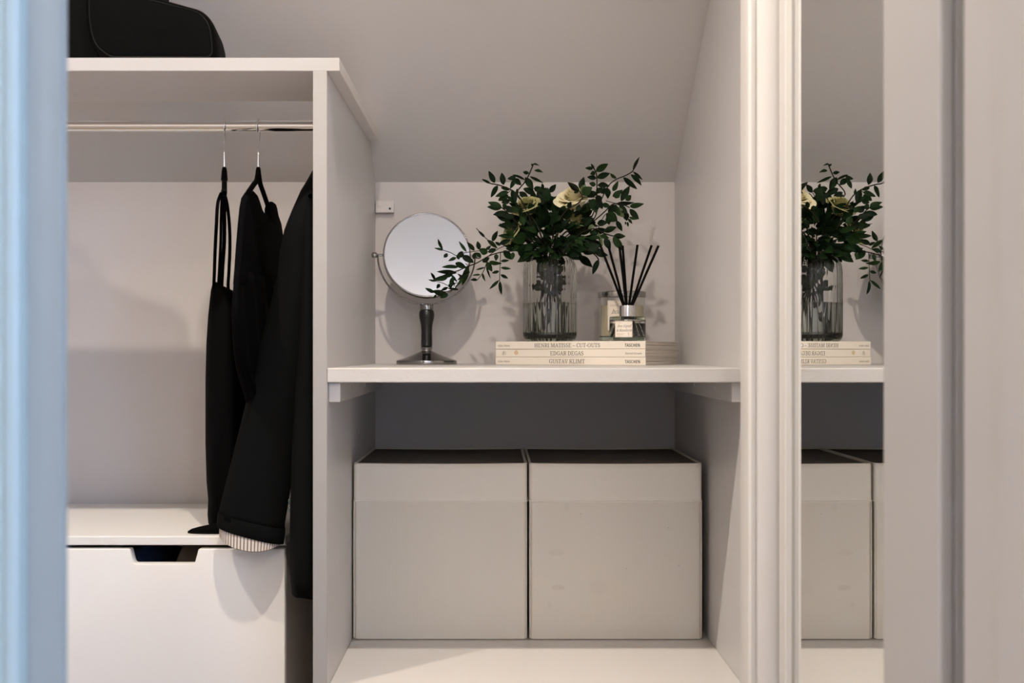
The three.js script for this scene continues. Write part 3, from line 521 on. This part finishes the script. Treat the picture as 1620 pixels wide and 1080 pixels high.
// fuller middle of the bunch
function middle(label, cx, cy, rx, ry, z0, n, foot, s0) {
  seed = s0;
  const t = thing('leafy_branch', label, 'branch', [VX, VY, VZ], 0, 'green branches in the vase');
  const top = V(cx * U, cy * U, z0);
  mesh('stem', tube([V(foot[0], 0.0085, foot[1]), V(foot[0] * 0.7, 0.08, foot[1] * 0.7), V(foot[0] * -0.5, 0.165, foot[1] * -0.5), top.clone().lerp(V(0, 0.17, 0), 0.4), top], 0.0012, 50, 6), M.stem, t);
  for (let i = 0; i < 12; i++) {                                         // lower leaves, down inside the glass
    const y = rr(0.085, 0.15), a = rr(0, 6.28), q = rr(0.004, 0.02), b = V(Math.cos(a) * q, y, Math.sin(a) * q), d = V(Math.cos(a + rr(-0.6, 0.6)) * 0.5, rr(-0.2, 1), Math.sin(a) * 0.5).normalize();
    addLeaf(t, b, b.clone().addScaledVector(d, rr(0.014, 0.02)), rr(0.009, 0.013), rr(-0.9, 0.9));
  }
  for (let i = 0; i < n; i++) {
    const a = rr(0, 6.28), q = Math.sqrt(rnd()), b = V((cx + Math.cos(a) * rx * q) * U, (cy + Math.sin(a) * ry * q) * U, z0 + rr(-0.03, 0.03));
    const out = V(b.x * 1.1 + rr(-0.02, 0.02), (b.y - 0.185) * 0.8 + rr(-0.02, 0.016), (b.z) * 0.8 + rr(-0.02, 0.02)).normalize(), L = rr(20, 31) * U;
    addLeaf(t, b, b.clone().addScaledVector(out, L), rr(10, 15.5) * U, rr(-0.8, 0.8));
  }
}
middle('dense leafy branch filling the bunch above the vase mouth', 0, 156, 42, 30, 0.036, 64, [0.01, 0.022], 11);
middle('dense leafy branch at the back of the bunch', 8, 175, 48, 44, -0.035, 50, [0.022, -0.02], 23);
middle('dense leafy branch filling the mirror side of the bunch', -24, 170, 34, 32, 0.0, 44, [-0.026, -0.012], 37);
middle('dense leafy branch filling the panel side of the bunch', 34, 168, 34, 36, 0.008, 46, [0.03, -0.006], 53);
middle('dense leafy branch in the upper middle of the bunch', -8, 195, 42, 28, -0.005, 44, [-0.004, -0.03], 71);
// roses
function petalGeo(R, rad, span, h, curl, tw) {                           // one cupped petal wrapped round the bloom's axis
  const n = 10, m = 12, pos = [], idx = [];
  for (let i = 0; i <= n; i++) for (let j = 0; j <= m; j++) {
    const t = i / n, s = j / m * 2 - 1, th = s * span * (0.45 + 0.55 * Math.sin(Math.PI * Math.min(1, 0.15 + t * 0.62))), lip = Math.max(0, t - 0.68);
    const q = rad * (0.30 + 0.70 * Math.pow(t, 0.55)) + curl * R * lip * lip * 6 * (1 - 0.3 * s * s) + 0.03 * R * s + tw * R * 0.02 * Math.sin(5 * s + 7 * t);
    pos.push(Math.sin(th) * q, R * (-0.72 + h * t * (1 - 0.16 * s * s * s * s - 0.05 * s * s)) - curl * R * lip * lip * 2.6, Math.cos(th) * q);
  }
  for (let i = 0; i < n; i++) for (let j = 0; j < m; j++) { const a = i * (m + 1) + j, b = a + 1, c = a + m + 1, d = c + 1; idx.push(a, b, c, b, d, c); }
  const g = new THREE.BufferGeometry(); g.setAttribute('position', new THREE.Float32BufferAttribute(pos, 3)); g.setIndex(idx); g.computeVertexNormals(); return g;
}
function rose(label, px, py, z, r, face, foot, s0, pm = M.petal) {
  seed = s0;
  const t = thing('white_rose', label, 'rose', [VX, VY, VZ], 0, 'cream roses in the vase'), c = V(px * U, py * U, z), ax = V(...face).normalize(), R = r * U;
  mesh('stem', tube([V(foot[0], 0.009, foot[1]), V(foot[0] * 0.6, 0.08, foot[1] * 0.6), V(foot[0] * -0.4, 0.165, foot[1] * -0.4), c.clone().lerp(V(0, 0.17, 0), 0.45), c.clone().addScaledVector(ax, -R * 0.9)], 0.0016, 50, 8), M.greenStem, t);
  const bloom = new THREE.Group(); bloom.name = 'bloom'; bloom.position.copy(c); bloom.quaternion.setFromUnitVectors(V(0, 1, 0), ax); t.add(bloom);
  mesh('bud_core', lathe([[0.0001, -0.7 * R], [0.2 * R, -0.5 * R], [0.24 * R, 0.1 * R], [0.17 * R, 0.5 * R], [0.07 * R, 0.68 * R], [0.0001, 0.7 * R]], 16), pm, bloom);
  for (let k = 0; k < 24; k++) {
    const q = k / 23;
    mesh('petal', petalGeo(R, R * (0.10 + 0.82 * Math.pow(q, 0.9)), 1.75 - 0.75 * q, 1.5 - 0.55 * q + rr(-0.05, 0.05), 0.12 + 0.6 * q * q, rr(-1, 1)), pm, bloom).rotation.y = k * 2.4 + rr(-0.2, 0.2);
  }
  for (let k = 0; k < 5; k++) { const m = mesh('sepal', leafGeos[0], M.sepal, bloom); m.position.set(0, -R * 0.8, 0); m.rotation.set(0, k * 1.257, 0); m.rotateX(1.1); m.scale.set(R * 0.35, R * 0.9, R * 0.9); }
}
rose('large cream rose facing out at the top of the bunch', 37, 224, 0.028, 25, [-0.25, 0.85, 0.55], [-0.016, 0.006], 101);
rose('half hidden greenish cream rose on the mirror side near the top', -37, 213, 0.012, 20, [-0.35, 0.8, 0.5], [0.02, 0.0], 113, M.petalDull);
rose('greenish cream rose low among the leaves on the mirror side', -60, 172, 0.012, 18, [-0.7, 0.5, 0.5], [0.026, 0.012], 127, M.petalDull);
rose('small greenish cream rose tucked below the large one', 40, 190, 0.012, 17, [0.3, 0.9, 0.5], [-0.024, -0.004], 139, M.petalDull);

// ---------------------------------------------------------------- candle jar
{
  const t = thing('candle_jar', 'glass jar candle with a brushed metal lid behind the reeds', 'candle', [0.234, BOOKTOP + 0.0002, -0.462]), R = 0.0424, H = 0.0815;
  mesh('glass_jar', lathe([[0.0001, 0], [R - 0.003, 0], [R - 0.0008, 0.001], [R, 0.003], [R, H], [R - 0.0022, H], [R - 0.0022, 0.0105], [R - 0.005, 0.0085], [0.0001, 0.0085]].reverse(), 64), M.clearGlass, t);
  const wax = mesh('wax', lathe([[0.0001, 0.0088], [R - 0.0056, 0.0088], [R - 0.0028, 0.0112], [R - 0.0028, 0.0665], [R - 0.006, 0.066], [0.0001, 0.0655]].reverse(), 64), M.wax, t);
  mesh('wick', tube([[0, 0.064, 0], [0, 0.07, 0], [0.001, 0.075, 0]], 0.0009, 8, 6), M.reed, wax);
  mesh('lid', lathe([[0.0001, H + 0.0005], [R + 0.0012, H + 0.0005], [R + 0.0022, H + 0.0012], [R + 0.0022, H + 0.0098], [R + 0.0012, H + 0.0112], [0.0001, H + 0.0114]].reverse(), 64), M.steel, t);
  const g = new THREE.CylinderGeometry(R + 0.0003, R + 0.0003, 0.0555, 24, 1, true, -0.78, 0.80).translate(0, 0.0475, 0);
  mesh('label', g, std({ color: lin(0.86, 0.85, 0.84), roughness: 0.7, side: THREE.DoubleSide, map: canvasTex(256, 384, (c) => { c.fillStyle = '#e6dccd'; c.fillRect(0, 0, 256, 384); c.strokeStyle = '#b7ac9c'; c.lineWidth = 3; c.strokeRect(8, 8, 240, 368); c.fillStyle = '#57504a'; c.textAlign = 'left'; c.font = '29px serif'; c.fillText('H Ô T E L', 42, 76); c.fillStyle = '#25211f'; c.save(); c.translate(58, 168); c.transform(1, 0, -0.3, 1, 0, 0); c.font = 'italic 74px serif'; c.fillText('home', 0, 0); c.restore(); c.font = '20px serif'; c.fillStyle = '#57504a'; }) }), t);
}

// ---------------------------------------------------------------- reed diffuser
{
  const t = thing('reed_diffuser', 'squat glass reed diffuser with black reeds and chrome collar on the books', 'diffuser', [0.2325, BOOKTOP + 0.0002, -0.3665]), R = 0.0322, H = 0.0432;
  mesh('glass_bottle', lathe([[0.0001, 0], [R - 0.002, 0], [R, 0.0016], [R, H - 0.004], [R - 0.0004, H - 0.0008], [R - 0.002, H], [0.0125, H], [0.0115, H + 0.003], [0.0092, H + 0.003], [0.0092, H - 0.0045], [R - 0.004, H - 0.006], [R - 0.0026, H - 0.0085], [R - 0.0026, 0.0095], [R - 0.005, 0.0072], [0.0001, 0.0072]].reverse(), 64), M.clearGlass, t);
  mesh('oil', lathe([[0.0001, 0.007], [R - 0.0048, 0.007], [R - 0.0022, 0.0096], [R - 0.0022, 0.031], [0.0001, 0.031]].reverse(), 48), M.water, t);
  mesh('collar', lathe([[0.0085, H + 0.0202], [0.0136, H + 0.0202], [0.0146, H + 0.0192], [0.0146, H + 0.0006], [0.0136, H + 0.0002], [0.0118, H + 0.0002], [0.0118, H + 0.016], [0.0085, H + 0.017], [0.0085, H + 0.0202]].reverse(), 48), M.chrome, t);
  // reeds cross in the neck: [foot x, foot z] in the bottle, [tip x, tip y, tip z]
  for (const [fx, fz, x, y, z] of [[0.021, 0.008, -0.0484, 0.1685, 0.004], [0.026, -0.004, -0.0326, 0.1695, -0.012], [0.012, 0.004, -0.0157, 0.1665, 0.012], [0.006, -0.012, -0.0085, 0.170, -0.002], [-0.006, 0.006, 0.0169, 0.1705, 0.006], [-0.02, 0.008, 0.0439, 0.1708, -0.008], [-0.024, 0.0, 0.0535, 0.1685, 0.01]]) {
    const a = V(fx, 0.0082, fz), b = V(x, y, z), n = 0.0022;
    // pass through the neck at height H + 0.015
    const k = V(x * 0.12, H + 0.017, z * 0.25);
    mesh('reed', mergeGeometries([tube([a, a.clone().lerp(k, 0.5), k, k.clone().lerp(b, 0.5), b], n, 24, 8), new THREE.CircleGeometry(n, 8).rotateX(-Math.PI / 2).translate(b.x, b.y, b.z)].map((g) => g)), M.reed, t);
  }
  const g = new THREE.CylinderGeometry(R + 0.0003, R + 0.0003, 0.0282, 20, 1, true, -0.86, 1.0).translate(0, 0.0205, 0);
  mesh('label', g, std({ color: lin(0.9, 0.89, 0.88), roughness: 0.7, side: THREE.DoubleSide, map: canvasTex(320, 288, (c) => { c.fillStyle = '#efe6da'; c.fillRect(0, 0, 320, 288); c.strokeStyle = '#9b9187'; c.lineWidth = 3; c.strokeRect(6, 6, 308, 276); c.fillStyle = '#6b645d'; c.font = '17px serif'; c.textAlign = 'center'; c.fillText('H Ô T E L', 110, 38); c.fillRect(170, 32, 96, 2); c.fillStyle = '#3a332e'; c.textAlign = 'left'; c.font = 'italic 60px serif'; for (const [s, x, y, sc] of [['Sea Equil', 48, 108, 0.94], ['& Mandarin', 32, 186, 0.80]]) { c.save(); c.translate(x, y); c.transform(sc, 0, -0.18 * sc, 1, 0, 0); c.fillText(s, 0, 0); c.restore(); } c.fillStyle = '#6b645d'; c.font = '15px serif'; for (const [y, w] of [[222, 150], [236, 120], [250, 138]]) c.fillRect(40, y, w, 2); c.fillRect(252, 212, 5, 46); c.fillRect(236, 212, 20, 4); }) }), t);
}

// ---------------------------------------------------------------- round vanity mirror
{
  const t = thing('vanity_mirror', 'round chrome vanity mirror on a black handled stand', 'mirror', [-0.1335, SHELF + 0.0002, -0.497], THREE.MathUtils.degToRad(7));
  mesh('base', lathe([[0.0001, 0], [0.0565, 0], [0.0578, 0.001], [0.0578, 0.0066], [0.0565, 0.0076], [0.046, 0.0105], [0.030, 0.0165], [0.018, 0.0218], [0.0115, 0.0245], [0.0095, 0.0255], [0.0095, 0.0285], [0.0112, 0.0292], [0.0112, 0.0325], [0.0001, 0.0325]].reverse(), 64), M.darkReflChrome, t);
  mesh('base_pad', new THREE.CylinderGeometry(0.0572, 0.0572, 0.0012, 48).translate(0, 0.0006, 0), M.blackPlastic, t);
  mesh('handle', lathe([[0.0001, 0.0326], [0.0102, 0.0326], [0.0108, 0.036], [0.0106, 0.048], [0.0103, 0.062], [0.0110, 0.074], [0.0135, 0.085], [0.0146, 0.092], [0.0143, 0.098], [0.0128, 0.1020], [0.0118, 0.1032], [0.0001, 0.1032]].reverse(), 40), M.blackPlastic, t);
  mesh('upper_collar', lathe([[0.0001, 0.1030], [0.0124, 0.1030], [0.0130, 0.1042], [0.0130, 0.1115], [0.0122, 0.1135], [0.007, 0.1150], [0.0001, 0.1152]].reverse(), 40), M.darkReflChrome, t);
  const cy = 0.2065, RY = 0.0925;
  // half-ring yoke under the disc: flat band swept round
  const ringPts = Array.from({ length: 49 }, (_, i) => { const a = Math.PI + i / 48 * Math.PI; return V(Math.cos(a) * RY, cy + Math.sin(a) * RY, 0); });
  const yoke = loft(ringPts.map((p, i) => { const a = Math.PI + i / 48 * Math.PI, o = V(Math.cos(a), Math.sin(a), 0); return Array.from({ length: 10 }, (_, j) => { const f = j / 10 * 6.2832; return p.clone().addScaledVector(o, Math.cos(f) * 0.0018).add(V(0, 0, Math.sin(f) * 0.0058)); }); }), true);
  mesh('yoke', yoke, M.darkReflChrome, t);
  for (const s of [-1, 1]) mesh('pivot_knob', mergeGeometries([lathe([[0.0001, 0.018], [0.003, 0.0178], [0.0052, 0.016], [0.0056, 0.012], [0.0052, 0.0085], [0.0035, 0.0075], [0.0024, 0.007], [0.0024, -0.008], [0.0001, -0.008]].reverse(), 24)]).rotateZ(-s * Math.PI / 2).translate(s * (RY - 0.006), cy, 0), M.darkReflChrome, t);
  const disc = new THREE.Group(); disc.name = 'mirror_disc'; disc.position.set(0.0005, cy, 0); disc.rotation.x = THREE.MathUtils.degToRad(-12); t.add(disc);
  const R = 0.0835;
  mesh('disc_frame', lathe([[R - 0.003, 0.0062], [R - 0.0018, 0.0072], [R - 0.0004, 0.0068], [R, 0.0055], [R, -0.0055], [R - 0.0004, -0.0068], [R - 0.0018, -0.0072], [R - 0.003, -0.0062], [R - 0.003, 0.0062]].reverse(), 96).rotateX(Math.PI / 2), M.darkReflChrome, disc);
  mesh('mirror_glass', new THREE.CylinderGeometry(R - 0.0029, R - 0.0029, 0.0112, 96).rotateX(Math.PI / 2), M.mirror, disc);
}

// ---------------------------------------------------------------- mirrored side panel next to the wardrobe
{
  const MX = 0.341, t = thing('mirror_panel', 'tall mirrored panel with a pale frame beside the wardrobe', 'mirror', [0, 0, 0]);
  mesh('backing', box(MX + 0.004, RIGHT - 0.0005, FLOOR + 0.02, 1.2, 0.235, 0.71, 0.001), M.trim, t);
  mesh('mirror_glass', box(MX, MX + 0.0038, FLOOR + 0.1, 1.1, 0.262, 0.597, 0), M.mirror, t);
  mesh('frame_stile', box(MX - 0.008, MX + 0.0039, FLOOR + 0.02, 1.2, 0.5945, 0.71, 0.003), M.stile, t);
  mesh('frame_stile', box(MX - 0.001, MX + 0.0039, FLOOR + 0.02, 1.2, 0.236, 0.2625, 0.001), M.jamb, t);
  mesh('frame_rail', box(MX - 0.008, MX + 0.0039, FLOOR + 0.02, FLOOR + 0.1, 0.263, 0.594, 0.003), M.panel, t);
  mesh('frame_rail', box(MX - 0.008, MX + 0.0039, 1.1, 1.2, 0.263, 0.594, 0.003), M.panel, t);
}

// ---------------------------------------------------------------- hanging clothes
// sight(x, y, depth): offsets measured on the wardrobe's front plane (1107 per metre) brought to a depth
const at = (px, py, z) => { const r = (1.5 - z) / 1.5; return V((px - 786) * r / 1107, (558 - py) * r / 1107, z); };
function hanger(name, label, x, dir, arm, drop, tilt) {
  const t = thing('velvet_hanger', label, 'hanger', [x, RAILY, RAILZ]), d = V(dir[0], 0, dir[1]).normalize();
  const along = (s, y) => V(d.x * s, y, d.z * s);
  const hook = [];
  for (let i = 0; i <= 14; i++) { const a = -0.35 * Math.PI + i / 14 * 1.35 * Math.PI; hook.push(along(-Math.cos(a) * -0.0118, Math.sin(a) * 0.0118 )); }
  const pts = [...hook.reverse().map((p) => p).reverse(), along(-0.0095, -0.016), along(-0.002, -0.034), along(0, -0.05), along(0, -0.078)];
  mesh('hook', tube(pts, 0.0014, 60, 8), M.chrome, t);
  const arms = [];
  for (const s of [-1, 1]) arms.push(tube([along(0, -0.074), along(s * 0.012, -0.09), along(s * arm * 0.45, -0.074 - drop * 0.55 - 0.012), along(s * arm, -0.074 - drop - 0.02)], 0.0042, 24, 8));
  arms.push(lathe([[0.0001, 0], [0.003, -0.001], [0.0042, -0.006], [0.0055, -0.022], [0.0001, -0.024]].reverse(), 16).translate(0, -0.066, 0));
  mesh('hanger_body', mergeGeometries(arms), M.velvet, t);
}
const D1 = [0.252, 0.968], D2 = [0.0, 1];
hanger('velvet_hanger', 'slim black hanger seen edge on, holding the thin strapped top', -0.4415, D1, 0.10, 0.03);
hanger('velvet_hanger', 'slim black hanger holding the black vest top', -0.3865, D2, 0.072, 0.026);
hanger('velvet_hanger', 'slim black hanger inside the jacket next to the divider', -0.284, D2, 0.10, 0.035);
{
  // camisole: narrow hanging tube with strap loops
  const t = thing('strappy_top', 'black thin strapped top hanging edge on, furthest from the divider', 'top');
  const rows = [[447, 336, 345], [452, 335.5, 352], [460, 334, 370], [475, 332.5, 376], [500, 330, 381], [540, 327.5, 386], [600, 326, 388], [700, 326, 388], [760, 327.5, 382], [790, 330, 377], [812, 329, 374], [826, 330, 370], [833, 334, 366]];
  const rings = rows.map(([y, l, r], i) => {
    const c = at((l + r) / 2, y, -0.285), hw = (r - l) / 2 * 1.19 / 1107, d = V(D1[0], 0, D1[1]).normalize(), n = V(D1[1], 0, -D1[0]).normalize(), dep = Math.min(0.05, 0.018 + i * 0.012);
    return Array.from({ length: 28 }, (_, j) => { const a = j / 28 * Math.PI * 2, f = 1 + 0.12 * Math.sin(5 * a + i * 0.25); return c.clone().addScaledVector(n, Math.cos(a) * hw).addScaledVector(d, Math.sin(a) * dep * (i > 10 ? 0.8 : 1) * f); });
  });
  mesh('body', loft(rings.map((r) => r.slice().reverse()), true), M.blackKnit, t);
  const strap = (pts, r) => mesh('strap', tube(pts.map((p) => at(...p)), r, 30, 6), M.blackCotton, t);
  strap([[350, 305, -0.13], [345, 318, -0.125], [342, 360, -0.13], [340, 400, -0.18], [339, 430, -0.22], [338, 455, -0.25]], 0.0028);
  strap([[352, 300, -0.14], [350, 330, -0.15], [349, 380, -0.19], [347, 420, -0.23], [345, 455, -0.265]], 0.0022);
  strap([[355, 306, -0.27], [359, 322, -0.275], [363, 360, -0.28], [363.5, 395, -0.285], [362, 430, -0.29], [361, 456, -0.295], [364, 466, -0.295]], 0.0028);
  strap([[353, 305, -0.26], [354.5, 330, -0.26], [354.5, 380, -0.27], [352, 420, -0.28], [350, 456, -0.285]], 0.0034);
  mesh('strap_slider', new THREE.TorusGeometry(0.0034, 0.0008, 8, 20).scale(1.3, 0.7, 1).rotateX(0.2).translate(...at(364, 460.5, -0.265).toArray()), M.steel, t);
  // loose tie lying on the drawer top
  const tie = [[297, 0.0012, 0.0016, -0.243], [303, 0.0050, 0.0038, -0.241], [315, 0.0080, 0.0056, -0.240], [330, 0.0095, 0.0074, -0.239], [345, 0.0105, 0.0088, -0.240], [362, 0.0095, 0.0080, -0.244]].map(([x, w, h, z]) => { const r = (1.5 - z) / 1.5, X = (x - 786) * r / 1107; return Array.from({ length: 14 }, (_, j) => { const a = j / 14 * Math.PI * 2; return V(X, DTOP + 0.0006 + h * (1 + Math.sin(a)), z + w * Math.cos(a)); }); });
  mesh('tie_end', loft(tie.map((r) => r.slice().reverse()), true), M.blackKnit, t);
}
{
  // vest top: straps and neckline cut from the upper part, lower part a draped tube; plane of the garment runs front to back
  const t = thing('vest_top', 'black vest top hanging between the strappy top and the jacket', 'top'), X = -0.3875;
  const p = (px, py) => { const r = -X * 1107 / (786 - px); return [1.5 * (r - 1), (558 - py) * r / 1107]; };      // [distance back, height] of points on this plane
  const s = poly([p(373, 452), p(374.5, 430), p(377.6, 386), p(380.5, 351), p(383, 326), p(386, 311), p(391, 303), p(397.5, 301), p(403, 307), p(406.5, 316), p(411, 330), p(416, 338.5), p(420, 342.5), p(422.5, 340), p(422.5, 329), p(424.5, 321), p(428.5, 318.5), p(432.5, 321.5), p(434.5, 328), p(436.5, 339), p(441, 352), p(443, 365), p(445.5, 380), p(447.5, 400), p(450, 440), p(450.5, 452)]);
  mesh('upper_part', toCreasedNormals(extrude(s, 0.011, 0.005, 8, 3).rotateY(Math.PI / 2).translate(X - 0.0055, 0, 0), 0.9), M.blackCotton, t);
  const rows = [[0.125, 0.060, 0.385, 0.0058], [0.06, 0.05, 0.40, 0.010], [0.0, 0.07, 0.41, 0.012], [-0.03, 0.09, 0.41, 0.012], [-0.075, 0.15, 0.41, 0.013], [-0.12, 0.2, 0.41, 0.017], [-0.2, 0.21, 0.41, 0.018], [-0.268, 0.22, 0.40, 0.016]];
  const rings = []; for (let k = 0; k <= 24; k++) { const y = 0.125 - k / 24 * 0.393, [z0, z1, h] = lerpTable(rows, y); rings.push(Array.from({ length: 60 }, (_, j) => { const a = -j / 60 * Math.PI * 2, c = Math.cos(a), q = Math.sin(a); return V(X + Math.sign(q) * Math.sqrt(Math.abs(q)) * h * (1 + 0.25 * Math.sin(c * 14 + k * 0.1)), y, -(z0 + z1) / 2 + c * (z1 - z0) / 2); })); }
  mesh('lower_part', loft(rings, true), M.blackCotton, t);
}
{
  const t = thing('tailored_jacket', 'black tailored jacket with striped cuff lining against the divider', 'jacket');
  // torso hanging in the gap beside the divider
  const rows = [[0.285, -0.16, -0.26, -0.285, 0.006], [0.27, -0.12, -0.31, -0.285, 0.014], [0.23, -0.11, -0.35, -0.286, 0.02], [0.15, -0.11, -0.37, -0.288, 0.022], [0.0, -0.11, -0.38, -0.290, 0.025], [-0.10, -0.12, -0.38, -0.296, 0.030], [-0.25, -0.115, -0.38, -0.2985, 0.0315], [-0.34, -0.11, -0.37, -0.2985, 0.031], [-0.3775, -0.115, -0.36, -0.2985, 0.028]];
  const rings = []; for (let k = 0; k <= 30; k++) { const y = 0.285 - k / 30 * 0.6625, [z0, z1, x, h] = lerpTable(rows, y); rings.push(Array.from({ length: 48 }, (_, j) => { const a = -j / 48 * Math.PI * 2, c = Math.cos(a), q = Math.sin(a); const xx = Math.sign(q) * Math.pow(Math.abs(q), 0.6) * h * (1 + 0.08 * Math.sin(c * 11)); return V(Math.min(x + xx, XD - 0.003), y - (k === 30 ? 0.012 * Math.max(0, q) : 0), (z0 + z1) / 2 + c * (z0 - z1) / 2); })); }
  mesh('body', loft(rings, true), M.suit, t);
  // near sleeve
  const L = [[272, 494, 532, -0.165, 0.03], [285, 488, 532, -0.16, 0.04], [300, 478, 530, -0.158, 0.042], [340, 460, 526, -0.156, 0.042], [365, 450.5, 522, -0.156, 0.042], [395, 444, 518, -0.158, 0.04], [430, 440.5, 514, -0.16, 0.038], [500, 424, 502, -0.163, 0.036], [560, 408.5, 494, -0.166, 0.034], [600, 398, 487, -0.168, 0.032], [660, 384, 477, -0.171, 0.030], [720, 370, 467, -0.174, 0.028], [780, 356, 457, -0.178, 0.027], [820, 346.5, 450, -0.181, 0.026], [860, 343, 446, -0.183, 0.026]];
  const sr = (k, n, grow = 0, y0 = 272, y1 = 830, slant = true) => { const f = k / n, yc = y0 + (y1 - y0) * f, [l, r, z, h] = lerpTable(L, yc), ring = []; for (let j = 0; j < 40; j++) { const a = -j / 40 * Math.PI * 2, c = Math.cos(a), q = Math.sin(a), low = slant ? Math.max(0, (yc - 640) / 200) * (c * 14) : 0, fold = 1 + 0.05 * Math.sin(a * 4 + f * 5) + 0.04 * Math.sin(f * 17 + a * 2), p = at((l + r) / 2 + c * ((r - l) / 2 + grow) , yc + low, z); p.z += q * (h + grow / 1000) * fold; p.x = Math.min(p.x, XD - 0.004); ring.push(p); } return ring; };
  mesh('sleeve', loft(Array.from({ length: 37 }, (_, k) => sr(k, 36)), true), M.suit, t);
  const cuff = mesh('cuff', loft([sr(0, 1, 0.5, 822, 846), sr(0, 1, 1.4, 822, 846), sr(0.3, 1, 1.8, 822, 846), sr(0.7, 1, 1.8, 822, 846), sr(1, 1, 1.4, 822, 846), sr(1, 1, -2, 822, 846)].map((r) => r), false), M.suit, t);
  const stripe = canvasTex(1024, 32, (c) => { c.fillStyle = '#d9cfc6'; c.fillRect(0, 0, 1024, 32); c.fillStyle = '#6d635c'; for (let i = 0; i < 56; i++) c.fillRect(i * 1024 / 56, 0, 6.5, 32); });
  stripe.wrapS = THREE.RepeatWrapping;
  const lin1 = (k) => { const base = sr(1, 1, -2.2, 838, 838); return base.map((p, j) => { const a = -j / 40 * Math.PI * 2, c = Math.cos(a), drop = 0.000985 * k * (30 - 6.5 * c - 13.5 * c * c); return V(p.x - (c > 0.2 ? (c - 0.2) * 0.004 * k : 0), p.y - drop, p.z + 0.004 * k * Math.sin(a)); }); };
  mesh('striped_lining', loft([lin1(0), lin1(0.33), lin1(0.66), lin1(1), lin1(1.0).map((p) => p.clone().add(V(0.0012, 0.001, 0)))], false), std({ color: lin(0.85, 0.85, 0.85), roughness: 0.85, map: stripe, side: THREE.DoubleSide }), t);
  for (const [px, py] of [[461, 793], [461.5, 806]]) mesh('cuff_button', lathe([[0.0001, 0.0024], [0.003, 0.002], [0.0052, 0.0022], [0.006, 0.0012], [0.006, 0]].reverse(), 20).rotateX(1.2).rotateY(0.7).translate(...at(px, py, -0.152).toArray()), M.button, t);
}
renderer.render(scene, camera);
